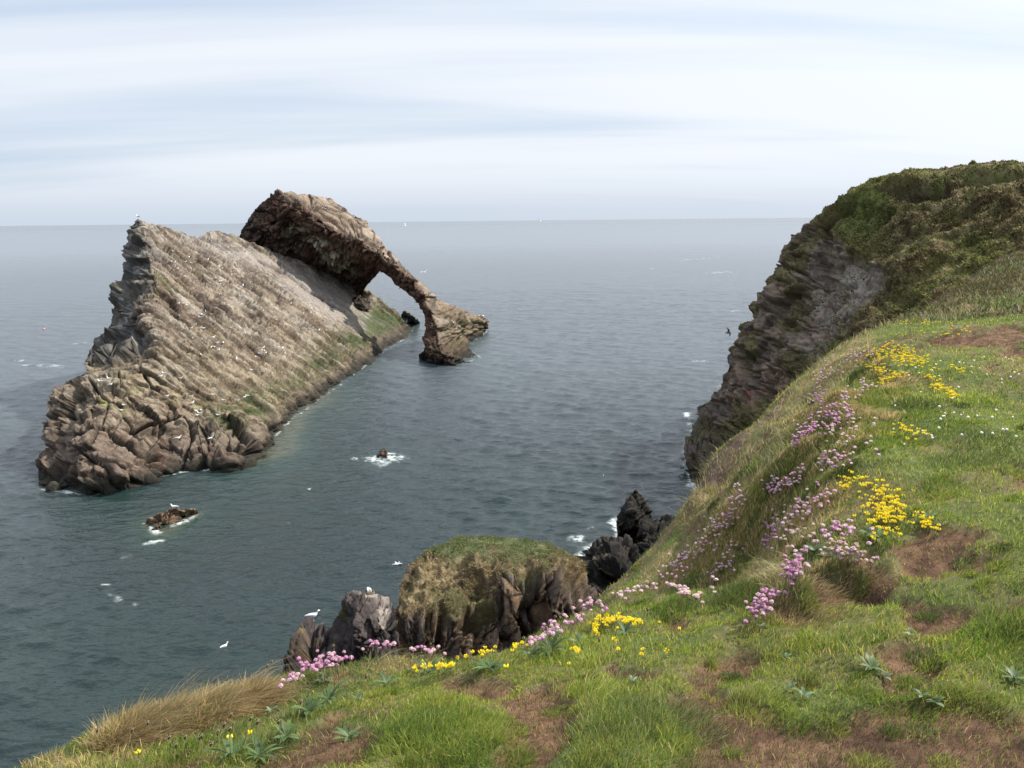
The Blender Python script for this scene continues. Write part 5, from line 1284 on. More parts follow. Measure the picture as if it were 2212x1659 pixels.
def link_obj(name, me, parent=None, loc=(0, 0, 0), rot=(0, 0, 0), sc=1.0):
    o = bpy.data.objects.new(name, me); COL.objects.link(o); o.location = loc; o.rotation_euler = rot
    o.scale = (sc, sc, sc) if isinstance(sc, (int, float)) else sc
    if parent is not None: o.parent = parent
    return o

def stalk_points(px, py, h, d0=None):
    """Where a flower whose head is seen at px, py is rooted, for a stalk h metres tall."""
    px = np.array(px, float); py = np.array(py, float)
    P, ok = ground_hit(px, py + (25 if d0 is None else h * FPX / d0))
    dist = np.where(ok, np.linalg.norm(P - CAM, axis=1), 5.0)
    for _ in range(3):
        q = h * FPX / dist * .95
        P2, ok2 = ground_hit(px, py + q)
        dist = np.where(ok2, np.linalg.norm(P2 - CAM, axis=1), dist); P = np.where(ok2[:, None], P2, P); ok = ok2
    return P, ok

# clusters: (polyline the heads follow, spread px, count, palette weights, label, group)
TH = [
 ([(1318, 1283), (1360, 1276), (1400, 1268), (1428, 1262), (1452, 1268), (1480, 1281), (1514, 1298)], (5, 7), 46, 'pal', 'pale pink thrift flower in the dense row cresting the near edge below the black pinnacle', 'pale thrift row on the crest'),
 ([(1147, 1380), (1175, 1368), (1209, 1350), (1235, 1338), (1262, 1312), (1300, 1302)], (7, 7), 40, 'pnk', 'pink thrift flower in the row climbing the near edge in front of the rock columns', 'thrift row by the rock columns'),
 ([(667, 1446), (690, 1432), (715, 1428), (750, 1417)], (12, 10), 30, 'mag', 'bright pink thrift flower in the clump on the cliff edge below the pale outcrop', 'thrift clump below the outcrop'),
 ([(612, 1482), (630, 1468), (645, 1455)], (8, 9), 8, 'pnk', 'pink thrift flower at the lowest left end of the cliff-edge clump', 'thrift at the left end of the edge'),
 ([(775, 1404), (800, 1396), (820, 1386), (845, 1388), (860, 1404)], (9, 7), 19, 'mag', 'bright pink thrift flower on the small hump in front of the pale outcrop', 'thrift on the hump'),
 ([(888, 1408), (910, 1398), (932, 1408), (950, 1405), (968, 1406)], (3, 3), 7, 'pnk', 'lone pink thrift flower spaced along the grassy edge in front of the grassy stack', 'spaced thrift before the stack'),
 ([(1786, 912), (1800, 898), (1818, 886)], (12, 10), 24, 'mag', 'magenta thrift flower in the thick clump beside the cliff on the upper bank', 'upper bank magenta clump'),
 ([(1711, 960), (1735, 936), (1755, 916)], (6, 7), 22, 'mag', 'magenta thrift flower in the slanting band just under the clump on the upper bank', 'slanting magenta band'),
 ([(1770, 925), (1795, 940), (1830, 928), (1876, 946)], (14, 16), 16, 'pal', 'pale thrift flower scattered beside the magenta clump on the upper bank', 'scattered pale thrift on the bank'),
 ([(1658, 1058), (1690, 1046), (1715, 1042), (1725, 1020)], (7, 6), 20, 'pnk', 'lilac-pink thrift flower in the band crossing the middle of the steep bank', 'middle bank band'),
 ([(1761, 1011), (1790, 1000), (1824, 992)], (6, 7), 14, 'pnk', 'pink thrift flower in the short row above the middle of the bank', 'short row above the middle bank'),
 ([(1708, 1112), (1740, 1085), (1780, 1062)], (10, 12), 14, 'pnk', 'pink thrift flower scattered over the round hummock on the bank', 'thrift on the round hummock'),
 ([(1680, 1120), (1705, 1140), (1735, 1165)], (18, 16), 14, 'pal', 'small pale thrift flower against the dark green cushion on the bank', 'thrift on the dark cushion'),
 ([(1652, 1176), (1665, 1150), (1678, 1130)], (6, 7), 10, 'mag', 'pink thrift flower in the line left of the dark cushion', 'line left of the cushion'),
 ([(1540, 1250), (1560, 1220), (1590, 1198)], (8, 12), 12, 'pnk', 'pink thrift flower in the loose line low on the left of the bank', 'loose line low on the bank'),
 ([(1700, 1252), (1715, 1230), (1728, 1208)], (7, 9), 18, 'mag', 'magenta thrift flower in the upright clump below the dark cushion', 'upright clump below the cushion'),
 ([(1765, 1158), (1800, 1150), (1840, 1146)], (7, 6), 12, 'pnk', 'pink thrift flower at the rim where bank meets turf, below the yellow flowers', 'rim below the yellow flowers'),
 ([(1790, 1195), (1820, 1200), (1850, 1210)], (14, 9), 18, 'fade', 'faded peach-pink thrift flower on the turf rim next to the brown earth', 'faded thrift on the rim'),
 ([(1630, 1328), (1650, 1300), (1672, 1284)], (9, 9), 14, 'mag', 'magenta thrift flower in the lowest clump of the bank beside the brown root mat', 'lowest bank clump'),
 ([(1585, 1080), (1600, 1076)], (8, 8), 8, 'pnk', 'pink thrift flower in the tiny clump near the cliff foot', 'tiny clump near the cliff foot'),
 ([(1527, 1150), (1560, 1130), (1593, 1110)], (8, 7), 14, 'pnk', 'pink thrift flower in the faint line at the far left of the bank', 'faint line on the far left'),
 ([(1825, 782), (1850, 770), (1872, 768)], (6, 5), 14, 'pnk', 'tiny pink thrift flower beside the large yellow patch at the top of the bank', 'thrift by the large yellow patch'),
 ([(1756, 836), (1775, 812), (1807, 790)], (7, 8), 14, 'pnk', 'tiny pink thrift flower in the line just under the headland cliff', 'line under the headland'),
 ([(1756, 872), (1768, 852)], (5, 6), 8, 'mag', 'tiny magenta thrift flower against the cliff foot', 'magenta against the cliff'),
 ([(1818, 866), (1843, 848), (1890, 834)], (7, 6), 12, 'pal', 'small pale thrift flower between the two yellow patches and the cliff', 'pale thrift by the two patches'),
 ([(1440, 1240), (1470, 1220), (1500, 1195), (1535, 1160)], (10, 9), 22, 'pnk', 'pink thrift flower on the dim slope beside the shore boulders', 'slope beside the boulders'),
]
def along(poly, n, rg):
    poly = np.array(poly, float); s = np.r_[0, np.cumsum(np.linalg.norm(np.diff(poly, axis=0), axis=1))]
    t = rg.random(n) * s[-1]
    return np.stack([np.interp(t, s, poly[:, 0]), np.interp(t, s, poly[:, 1])], 1)
rg = np.random.default_rng(77)
rest_V = []; rest = []
ftotal = 0
cand = []
for ci_, (poly, spd, n, kind, lab, grp) in enumerate(TH):
    n = int(n * (3.2 if 5 < ci_ else 1.7))
    p = along(poly, n, rg) + rg.normal(0, 1, (n, 2)) * np.array(spd) * (1.35 if 5 < ci_ else .95)
    h = rg.uniform(.07, .12, n)
    P, ok = stalk_points(p[:, 0], p[:, 1], h, 4.3 if ci_ < 6 else None)
    for i in range(n):
        if ok[i] and not (ci_ < 6 and P[i][1] > 5.0): cand.append((np.linalg.norm(P[i] - CAM), P[i], h[i], kind, lab, grp))
cand.sort(key=lambda c: c[0])
alt = {'mag': ['mag', 'mag', 'mag', 'pnk'], 'pnk': ['pnk', 'pnk', 'mag', 'pal'], 'pal': ['pal', 'pal', 'pal', 'pnk', 'fade'], 'fade': ['fade', 'fade', 'pal', 'pnk']}
for i, (dist, P, h, kind, lab, grp) in enumerate(cand):
    k = alt[kind][rg.integers(len(alt[kind]))]; me = HEADS[k][rg.integers(3)]; hs = rg.uniform(.72, 1.05); yaw = rg.uniform(0, 6.28)
    tilt = rg.normal(0, .18, 2)
    if i < 298:
        r_ = empty('thrift_flower', P); r_.rotation_euler = (tilt[0] * .5, tilt[1] * .5, yaw)
        tag(r_, lab, 'flower', grp)
        hd = link_obj('flower_head', me, r_, (0, 0, h), (tilt[0], tilt[1], 0), hs)
        st = link_obj('stem', STEMS[rg.integers(6)], r_, (0, 0, h), (0, 0, 0), (1, 1, h / .11))
    else:
        V = np.empty(len(me.vertices) * 3, np.float32); me.vertices.foreach_get('co', V); V = V.reshape(-1, 3) * hs + P + np.array([0, 0, h])
        fl = np.empty(len(me.polygons) * 3, np.int32); me.loops.foreach_get('vertex_index', fl)
        cc_ = np.empty(len(me.vertices) * 4, np.float32); me.attributes['tint'].data.foreach_get('color', cc_)
        rest.append((V, fl.reshape(-1, 3), cc_.reshape(-1, 4)[:, :3]))
if rest:
    V, F, C = join(rest)
    o = np_mesh('distant_thrift', V, F, M_PETAL, None, color=C); tag(o, 'many tiny far thrift heads dotting the bank', 'flowers', kind='stuff')

# yellow trefoil
def trefoil(seed, closed=False):
    rg = np.random.default_rng(seed); parts = []; C = []
    V0, F0 = ico(1)
    k = rg.integers(4, 7)
    for i in range(k):
        a = i * 6.283 / k + rg.normal(0, .2); d = np.array([math.cos(a), math.sin(a), .0])
        V = V0 * np.array([.0032, .0026, .0058 if closed else .0042]); V[:, 2] += .004
        V = V + d * (.0055 if closed else .0075) + np.array([0, 0, rg.uniform(0, .004)])
        parts.append((V, F0)); C.append(np.tile(np.array((.84, .68, .03)) * rg.uniform(.85, 1.1) if rg.random() > .15 else np.array((.82, .50, .03)), (len(V), 1)))
        w_ = np.array([-d[1], d[0], 0]); b = d * .009 + np.array([0, 0, .006])          # the broad standard petal
        q = np.array([b - w_ * .004, b + w_ * .004, b + w_ * .003 + [0, 0, .006], b - w_ * .003 + [0, 0, .006]])
        parts.append((q, np.array([(0, 1, 2), (0, 2, 3)]))); C.append(np.tile(np.array((.88, .76, .05)), (4, 1)))
    V, F = merge(*parts); return V, F, np.concatenate(C)
TREF = [far_mesh('petals', *(lambda r_: (r_[0], r_[1], M_PETAL, r_[2]))(trefoil(60 + i, i % 2 == 1))) for i in range(5)]
def trefoil_stem(seed):
    rg = np.random.default_rng(seed)
    parts = [tube([(rg.normal(0, .004), 0, -.04), (0, 0, 0), (0, 0, .004)], [.0009, .0008, .001], 4)]
    for i in range(6):
        a = rg.uniform(0, 6.28); d = np.array([math.cos(a), math.sin(a), 0]); w_ = np.array([-d[1], d[0], 0]); b = np.array([0, 0, -.012 - .02 * rg.random()])
        parts.append((np.array([b, b + d * .006 + w_ * .003, b + d * .012 + [0, 0, .002], b + d * .006 - w_ * .003]), np.array([(0, 1, 2), (0, 2, 3)])))
    return merge(*parts)
TSTEM = [far_mesh('stem', *trefoil_stem(i), M_STEM) for i in range(4)]
YE = [
 ([(1275, 1352), (1300, 1346), (1325, 1340), (1341, 1340)], (4, 7), 24, 'yellow trefoil flower in the dense strip on the near edge, left of the gap', 'dense yellow strip on the edge'),
 ([(1350, 1346), (1370, 1344), (1384, 1350)], (3, 5), 14, 'yellow trefoil flower in the short strip right of the dense strip on the edge', 'short yellow strip on the edge'),
 ([(1284, 1366), (1292, 1370)], (3, 3), 4, 'yellow trefoil flower just beneath the dense yellow strip', 'below the yellow strip'),
 ([(893, 1444), (915, 1440), (935, 1438), (950, 1444), (965, 1440), (982, 1442)], (3, 4), 18, 'yellow trefoil flower in the row on the turf before the grassy stack', 'yellow row before the stack'),
 ([(985, 1418), (1040, 1410), (1055, 1406), (1098, 1405), (1120, 1396), (1146, 1382)], (5, 5), 14, 'yellow trefoil flower spaced along the grass edge before the rock columns', 'yellow flowers along the edge'),
 ([(1235, 1405), (1241, 1409), (1247, 1409)], (2, 2), 3, 'yellow trefoil flower in a trio on the green turf', 'trio on the turf'),
 ([(1324, 1384), (1337, 1408), (1396, 1407), (1439, 1407), (1233, 1437), (1099, 1445), (1424, 1350), (1468, 1361), (1380, 1420), (500, 1601), (536, 1587), (306, 1631)], (0, 0), 0, 'single yellow trefoil flower standing alone on the near turf', 'lone yellow flowers'),
 ([(1500, 1600), (504, 1603)], (0, 0), 0, '', ''),
 ([(1880, 1060), (1905, 1080), (1925, 1105), (1905, 1130), (1890, 1150)], (24, 20), 86, 'yellow trefoil flower in the big bright patch on the mid-right turf', 'big yellow patch'),
 ([(1815, 1050), (1845, 1042), (1868, 1045)], (12, 10), 14, 'yellow trefoil flower scattered to the left of the big bright patch', 'left of the big patch'),
 ([(1950, 1115), (1985, 1135), (2022, 1148)], (12, 12), 15, 'yellow trefoil flower thinning out to the right of the big bright patch', 'right of the big patch'),
 ([(1890, 775), (1920, 758), (1950, 770), (1975, 775), (1990, 790)], (22, 12), 110, 'small yellow trefoil flower in the wide patch at the top of the bank', 'wide upper yellow patch'),
 ([(1875, 790), (1890, 800), (1905, 808)], (10, 6), 20, 'small yellow trefoil flower on the lower left rim of the wide upper patch', 'rim of the upper patch'),
 ([(1900, 830), (1930, 812), (1950, 815)], (9, 5), 24, 'small yellow trefoil flower in the curved band under the wide upper patch', 'curved band'),
 ([(2005, 815), (2020, 838), (2045, 845), (2064, 860)], (9, 7), 34, 'small yellow trefoil flower in the arc to the right under the wide upper patch', 'right arc'),
 ([(1952, 696), (1980, 692), (2008, 700)], (10, 5), 20, 'tiny yellow trefoil flower on top of the far grassy mound', 'far mound'),
 ([(2000, 720), (2030, 730), (2090, 712)], (14, 6), 12, 'tiny yellow trefoil flower on the near face of the far grassy mound', 'far mound face'),
 ([(1932, 925), (1960, 935), (2004, 945)], (14, 7), 12, 'small yellow trefoil flower between the upper patches and the big patch', 'between the patches'),
 ([(2060, 796), (2080, 804)], (8, 4), 8, 'small yellow-orange trefoil flower at the right end of the upper patches', 'right end'),
]
cand = []
for poly, spd, n, lab, grp in YE:
    if not lab: continue
    if n == 0: p = np.array(poly, float); n = len(p)
    else: n = int(n * 2.0); p = along(poly, n, rg) + rg.normal(0, 1, (n, 2)) * np.array(spd) * .8
    h = rg.uniform(.025, .05, n)
    P, ok = stalk_points(p[:, 0], p[:, 1], h)
    for i in range(n):
        if ok[i]: cand.append((np.linalg.norm(P[i] - CAM), P[i], h[i], lab, grp))
cand.sort(key=lambda c: c[0]); rest = []
for i, (dist, P, h, lab, grp) in enumerate(cand):
    me = TREF[rg.integers(5)]; sc_f = rg.uniform(.8, 1.2); yaw = rg.uniform(0, 6.28)
    if i < 296:
        r_ = empty('trefoil_flower', P); r_.rotation_euler = (rg.normal(0, .15), rg.normal(0, .15), yaw); tag(r_, lab, 'flower', grp)
        link_obj('petals', me, r_, (0, 0, h), (0, 0, 0), sc_f); link_obj('stem', TSTEM[rg.integers(4)], r_, (0, 0, h))
    else:
        V = np.empty(len(me.vertices) * 3, np.float32); me.vertices.foreach_get('co', V); V = V.reshape(-1, 3) * sc_f + P + np.array([0, 0, h])
        fl = np.empty(len(me.polygons) * 3, np.int32); me.loops.foreach_get('vertex_index', fl)
        cc_ = np.empty(len(me.vertices) * 4, np.float32); me.attributes['tint'].data.foreach_get('color', cc_)
        rest.append((V, fl.reshape(-1, 3), cc_.reshape(-1, 4)[:, :3]))
if rest:
    V, F, C = join(rest)
    o = np_mesh('distant_trefoil', V, F, M_PETAL, None, color=C); tag(o, 'many tiny far yellow trefoil heads in the upper patches', 'flowers', kind='stuff')

# white clover
M_WHITE = flat_mat('clover_white', (.70, .70, .60), transl=.2)
V0, F0 = ico(1); cv = V0 * .009 * (1 + .18 * RNG.normal(0, 1, (len(V0), 1)))
CLO = far_mesh('flower_head', cv, F0, M_WHITE); CST = far_mesh('stem', *tube([(0, 0, -.04), (0, 0, 0)], .0009, 4), M_STEM)
cp = [(2056, 863), (2028, 883), (1933, 881), (1929, 932), (2040, 895), (2060, 893), (2075, 900), (2090, 905), (2110, 900)] + [(rg.uniform(1950, 2200), rg.uniform(770, 970)) for _ in range(48)]
P, ok = stalk_points([c[0] for c in cp], [c[1] for c in cp], .03)
for i in range(len(cp)):
    if not ok[i]: continue
    r_ = empty('clover_flower', P[i])
    up = cp[i][1] < 860
    tag(r_, 'tiny white clover flower on the far part of the right-hand turf' if up else 'tiny white clover flower on the bright turf above the big yellow patch', 'flower', 'far clover' if up else 'near clover')
    link_obj('flower_head', CLO, r_, (0, 0, .03), (0, 0, 0), rg.uniform(.7, 1.1)); link_obj('stem', CST, r_, (0, 0, .03))

# plantain rosettes and their brown heads
M_LEAF = tint_mat('broad_leaf', .5, .2, (60, 60, 60), .002, .2, 30, .35, transl=.25)
def leaf(L_, W_, lift, yaw, rg, col):
    k = 6; V = []; 
    for i in range(k + 1):
        t = i / k; w_ = W_ * math.sin(math.pi * min(1, .12 + t * .9)) ** .8 * .5
        r_ = L_ * t; z = lift * math.sin(t * 1.9) * L_ * .6 + .004
        for s in (-1, 0, 1): V.append((r_, s * w_, z + (0 if s == 0 else .14 * w_)))
    V = np.array(V); F = []
    for i in range(k):
        for s in (0, 1):
            a = i * 3 + s; F += [(a, a + 3, a + 4), (a, a + 4, a + 1)]
    c, s_ = math.cos(yaw), math.sin(yaw); V = V @ np.array([[c, s_, 0], [-s_, c, 0], [0, 0, 1]])
    return V, np.array(F), np.tile(np.array(col) * rg.uniform(.8, 1.2), (len(V), 1))
def rosette(seed, n=11, L_=.085, W_=.017, cols=((.04, .075, .02), (.055, .095, .025), (.08, .12, .04))):
    rg = np.random.default_rng(seed)
    return join([leaf(L_ * rg.uniform(.6, 1.1), W_ * rg.uniform(.8, 1.3), rg.uniform(.1, .9), i * 6.283 / n + rg.normal(0, .25), rg, cols[rg.integers(len(cols))]) for i in range(n)])
ROS = [far_mesh('leaves', *(lambda r_: (r_[0], r_[1], M_LEAF, r_[2]))(rosette(i, *a))) for i, a in enumerate([(11, .085, .017), (9, .075, .022), (13, .10, .015), (5, .055, .016, ((.07, .11, .05), (.11, .15, .08)))])]
RP = [(711, 1518, 2, 1.25), (666, 1548, 1, 1.2), (753, 1600, 0, .9), (836, 1484, 0, 1.1), (774, 1515, 3, 1.0), (586, 1545, 3, .9), (930, 1455, 2, 1.1), (1190, 1412, 2, 1.5), (1150, 1420, 0, .9), (1060, 1450, 2, 1.2), (1367, 1480, 3, .8), (1350, 1372, 0, 1.0), (1708, 1495, 3, .9), (1736, 1515, 3, 1.0),
      (1880, 1452, 0, .9), (1911, 1472, 3, .9), (1990, 1523, 3, .9), (2021, 1530, 3, 1.0), (1968, 1378, 3, .8), (1643, 1362, 3, .9), (1696, 1428, 3, .9), (2190, 1478, 0, .9), (560, 1645, 2, 1.0), (620, 1600, 0, 1.0), (1880, 1165, 1, 1.3), (1900, 1170, 0, 1.2), (2000, 1130, 1, 1.0), (500, 1640, 2, 1.2), (1760, 1200, 1, 1.3), (1790, 1215, 1, 1.2), (700, 1480, 0, 1.0), (1250, 1395, 0, .9)]
P, ok = ground_hit([r_[0] for r_ in RP], [r_[1] for r_ in RP])
def rlab(px, py):
    if px < 800 : return ('plantain rosette of broad green leaves on the left turf behind the first brown patch', 'left plantains')
    if py < 1250: return ('leafy rosette at the rim of the bank beside the thrift and yellow flowers', 'rim rosettes')
    if px < 1300: return ('plantain rosette on the edge turf in front of the grassy stack', 'edge plantains')
    if px < 1760: return ('small grey-green rosette in the turf between the brown patches of the middle', 'middle rosettes')
    return ('small grey-green rosette in the turf of the right-hand corner', 'right rosettes')
for i, (px, py, k, s_) in enumerate(RP):
    if not ok[i]: continue
    r_ = link_obj('plantain', ROS[k], None, P[i] + np.array([0, 0, .012]), (rg.normal(0, .1), rg.normal(0, .1), rg.uniform(0, 6)), s_ * .78)
    lab, grp = rlab(px, py); tag(r_, lab, 'plant', grp)
M_BROWN = flat_mat('seed_head', (.085, .05, .03)); M_ANTH = flat_mat('anthers', (.36, .33, .20))
def seedhead():
    V, F = ico(2); V = V * np.array([.0042, .0042, .012]); V = V * (1 + .12 * RNG.normal(0, 1, (len(V), 1))); return V, F
SHD = far_mesh('seed_head', *seedhead(), M_BROWN)
an = []
for i in range(16):
    a = i * 2.4; d = np.array([math.cos(a), math.sin(a), 0]); z = rg.uniform(.0, .008); V, F = ico(0); an.append((V * .0011 + d * .0060 + [0, 0, z], F)); an.append(tube([d * .003 + [0, 0, z], d * .0060 + [0, 0, z]], .0004, 3))
ANT = far_mesh('anthers', *merge(*an), M_ANTH)
SST = [far_mesh('stem', *tube([(.03 * b, .01, -.16), (.012 * b, .004, -.08), (0, 0, 0)], .0011, 4), M_STEM if b > 0 else M_DRYSTEM) for b in (1, -1)]
SP_ = [(511, 1551), (537, 1553), (558, 1565), (469, 1581), (483, 1583), (403, 1598), (442, 1603), (453, 1592), (472, 1606), (383, 1623), (414, 1617), (205, 1592), (540, 1440), (567, 1447), (592, 1424), (742, 1430), (726, 1400), (1118, 1380), (1138, 1386), (1208, 1330), (1298, 1390), (1500, 1320), (1440, 1330), (1395, 1318),
       (1178, 1358), (1192, 1334), (330, 1560), (280, 1590), (600, 1560), (650, 1525), (1960, 705), (2050, 810), (700, 1470), (790, 1460), (355, 1597)]
P, ok = stalk_points([c[0] for c in SP_], [c[1] for c in SP_], .14)
for i, (px, py) in enumerate(SP_):
    if not ok[i]: continue
    r_ = empty('ribwort_plantain', P[i]); r_.rotation_euler = (rg.normal(0, .12), rg.normal(0.1, .12), 0)
    if px < 620: lab, grp = 'brown plantain seed head on a stalk in the grass of the lower left corner', 'left seed heads'
    elif px < 1000: lab, grp = 'brown plantain seed head standing among the edge thrift before the outcrop', 'outcrop seed heads'
    elif px < 1600: lab, grp = 'brown plantain seed head standing on the near edge before the rock columns', 'crest seed heads'
    else: lab, grp = 'dark plantain seed head on the far right turf', 'far seed heads'
    tag(r_, lab, 'seed head', grp)
    sc_ = 1.0
    hd = link_obj('seed_head', SHD, r_, (0, 0, .14), (0, 0, 0), sc_); link_obj('anthers', ANT, hd); link_obj('stem', SST[i % 2], r_, (0, 0, .14))

# ------------------------------------------------------------------ birds
M_GW = flat_mat('white_feather', (.78, .78, .76), .6, var=.05); M_GG = flat_mat('grey_feather', (.34, .37, .41), .6, var=.05); M_GB = flat_mat('beak', (.70, .48, .06), .4); M_GK = flat_mat('dark_feather', (.035, .033, .032), .6); M_LEG = flat_mat('leg_skin', (.62, .40, .34), .5)
def loft(rings, n=12):
    """rings: (x, z, half width, half height) from tail to bill."""
    V = []; F = []
    for (x, z, a, b) in rings:
        for k in range(n):
            w_ = 6.28318 * k / n; V.append((x, a * math.cos(w_), z + b * math.sin(w_)))
    for i in range(len(rings) - 1):
        for k in range(n):
            q = i * n + k; r_ = i * n + (k + 1) % n; F += [(q, r_, r_ + n), (q, r_ + n, q + n)]
    V.append((rings[0][0], 0, rings[0][1])); V.append((rings[-1][0], 0, rings[-1][1])); c0, c1 = len(V) - 2, len(V) - 1; o = (len(rings) - 1) * n
    for k in range(n): F.append((c0, (k + 1) % n, k)); F.append((c1, o + k, o + (k + 1) % n))
    return np.array(V, float), np.array(F)
def gull_body(stand):
    z = .22 if stand else .085
    R_ = [(-.27, z + .03, .030, .008), (-.20, z + .02, .040, .018), (-.13, z + .01, .062, .048), (-.05, z, .080, .072), (.04, z + .005, .085, .080), (.11, z + .035, .070, .070), (.15, z + .085, .048, .050), (.165, z + .13, .036, .036), (.180, z + .165, .036, .034), (.205, z + .180, .036, .034), (.228, z + .176, .024, .022), (.240, z + .172, .010, .010)]
    return loft(R_)
def gull_wing(stand, s):
    z = .22 if stand else .085
    V, F = loft([(-.33, z + .02, .006, .004), (-.24, z + .035, .012, .022), (-.12, z + .035, .018, .046), (0, z + .03, .020, .052), (.08, z + .035, .010, .030)], 8)
    V[:, 1] += s * np.interp(V[:, 0], [-.33, -.24, -.05, .08], [.015, .035, .070, .066]); return V, F
def gull_beak(stand):
    z = (.22 if stand else .085) + .172
    return loft([(.235, z, .009, .009), (.262, z - .002, .007, .008), (.278, z - .008, .002, .003)], 6)
def gull_leg(s): return tube([(0, s * .03, .16), (.005, s * .03, .01), (.04, s * .03, .004)], [.006, .005, .004], 5)
GM = {}
for st in (0, 1):
    GM[st] = dict(body=far_mesh('body', *gull_body(st), M_GW), wl=far_mesh('wing', *gull_wing(st, 1), M_GG), wr=far_mesh('wing', *gull_wing(st, -1), M_GG), beak=far_mesh('beak', *gull_beak(st), M_GB), ll=far_mesh('leg', *gull_leg(1), M_LEG), lr=far_mesh('leg', *gull_leg(-1), M_LEG))
def big_gull(P, yaw, stand, lab, sc_=1.0):
    r_ = empty('gull', P); r_.rotation_euler = (0, 0, yaw); r_.scale = (sc_,) * 3; g = GM[stand]
    tag(r_, lab, 'gull')
    link_obj('body', g['body'], r_); link_obj('wing', g['wl'], r_); link_obj('wing', g['wr'], r_); link_obj('beak', g['beak'], r_)
    if stand: link_obj('leg', g['ll'], r_); link_obj('leg', g['lr'], r_)
    return r_
def small_gull_mesh(stand, name='gull', mats=None):
    parts = [gull_body(stand), gull_wing(stand, 1), gull_wing(stand, -1), gull_beak(stand)] + ([gull_leg(1), gull_leg(-1)] if stand else [])
    V, F = merge(*parts); mi = np.concatenate([np.full(len(p[1]), k) for p, k in zip(parts, [0, 1, 1, 2, 2, 2])])
    o = np_mesh(name, V, F, mats or [M_GW, M_GG, M_GB], None, mat_index=mi, link=False); me = o.data; bpy.data.objects.remove(o); return me
SG = [small_gull_mesh(0), small_gull_mesh(1)]
PROJ = {}
def surf_at(name, px, py):
    S = SURF[name]
    if name not in PROJ: PROJ[name] = project(S['V'])[:2]
    X_, Y_ = PROJ[name]; k = np.argmin((X_ - px) ** 2 + (Y_ - py) ** 2)
    return S['V'][k], S['N'][k]
def top_near(name, px, py, rad=6):
    """highest surface point seen close to px, py"""
    S = SURF[name]
    if name not in PROJ: PROJ[name] = project(S['V'])[:2]
    X_, Y_ = PROJ[name]; m_ = np.nonzero((np.abs(X_ - px) < rad) & (np.abs(Y_ - py) < rad * 1.6))[0]
    if not len(m_): return surf_at(name, px, py)[0]
    return S['V'][m_[np.argmin(Y_[m_])]]
p = top_near('rock_outcrop', 800, 1284, 7); big_gull(p + np.array([0, .12, -.02]), math.radians(-70), 0, 'white gull sitting on its nest on the whitened top of the grey outcrop')
NST = []
for i in range(160):
    a = rg.uniform(0, 6.28); q = .17 + rg.normal(0, .02); b = a + rg.uniform(.4, .9); z = rg.uniform(0, .06)
    NST.append(tube([p + np.array([q * math.cos(a), q * math.sin(a) + .12, z - .02]), p + np.array([(q + .01) * math.cos(b), (q + .01) * math.sin(b) + .12, z - .01])], .004, 3))
o = np_mesh('nest', *merge(*NST), M_DRYSTEM); tag(o, 'ring of dry stalks under the sitting gull on the outcrop', 'nest')
p = top_near('rock_ledge', 682, 1352, 6); big_gull(p + np.array([0, .06, -.01]), math.radians(12), 1, 'white gull with pale grey wings standing on the low ledge left of the outcrop')
SURF_SK = 'sea_rock'
def slab_gull(name, px, py, k, yaw, lab, grp, sc_=.78):
    v, n = surf_at(name, px, py)
    o = link_obj('gull', SG[k], None, v + n * .10 + np.array([0, 0, .02]), (0, 0, yaw), sc_); tag(o, lab, 'gull', grp); return o
ZN = [
 ('tilted_slab', [(380, 640), (500, 700), (620, 760), (560, 820), (450, 800), (370, 720)], 44, 'white gull resting on the brown middle of the great tilted rock face', 'gulls on the tilted face'),
 ('tilted_slab', [(320, 520), (430, 560), (560, 620), (520, 660), (380, 600)], 26, 'white gull perched on the paler upper part of the tilted rock face', 'gulls high on the tilted face'),
 ('tilted_slab', [(340, 800), (480, 860), (560, 850), (440, 920), (330, 860)], 18, 'white gull perched low on the tilted face above the green weed', 'gulls low on the tilted face'),
 ('tilted_slab', [(560, 560), (650, 620), (740, 690), (700, 730), (600, 680)], 14, 'small white gull on the smooth pale strip below the arch head', 'gulls on the pale strip'),
 ('tilted_slab', [(200, 800), (290, 840), (260, 900), (200, 860)], 5, 'white gull on the lichen-covered near end of the rock', 'gulls on the near end'),
 ('arch_span', [(640, 440), (760, 490), (850, 560), (820, 540), (700, 440)], 7, 'tiny white gull along the top of the arch', 'gulls on the arch top'),
 ('arch_span', [(930, 640), (990, 720), (1010, 700), (960, 680)], 7, 'tiny white gull on the foot of the arch', 'gulls on the arch foot'),
 ('arch_span', [(1030, 682), (1046, 684), (1040, 690)], 5, 'tiny white gull bunched on the outer tip of the arch foot', 'gulls on the arch tip'),
]
for nm, poly, n, lab, grp in ZN:
    poly = np.array(poly, float)
    for i in range(n):
        q = poly.min(0) + rg.random(2) * (poly.max(0) - poly.min(0))
        while not in_poly(q[:1], q[1:], [tuple(t) for t in poly])[0]: q = poly.min(0) + rg.random(2) * (poly.max(0) - poly.min(0))
        slab_gull(nm, q[0], q[1], int(rg.random() < .35), rg.uniform(0, 6.28), lab, grp, rg.uniform(.6, .85))
for (px, py, k, yaw, lab) in [(237, 768, 1, 3.1, 'larger white gull standing on the rim in front of the dark cleft of the rock'), (318, 596, 0, .4, 'white gull on the ledge halfway up the dark left flank'), (300, 478, 1, 2.9, 'gull standing on the very peak of the tilted rock'),
                              (387, 958, 1, .5, 'white gull upright in the grey crevice near the water'), (459, 955, 0, 1.0, 'white gull sitting on the round brown knob above the waterline'), (288, 765, 0, 3, 'white gull sitting just right of the standing gull on the rim'), (460, 740, 1, .5, 'biggest white gull with raised wings in the centre of the tilted face')]:
    v = top_near('tilted_slab', px, py, 4); o = link_obj('gull', SG[k], None, v + np.array([0, 0, .02]), (0, 0, yaw), 1.0); tag(o, lab, 'gull')
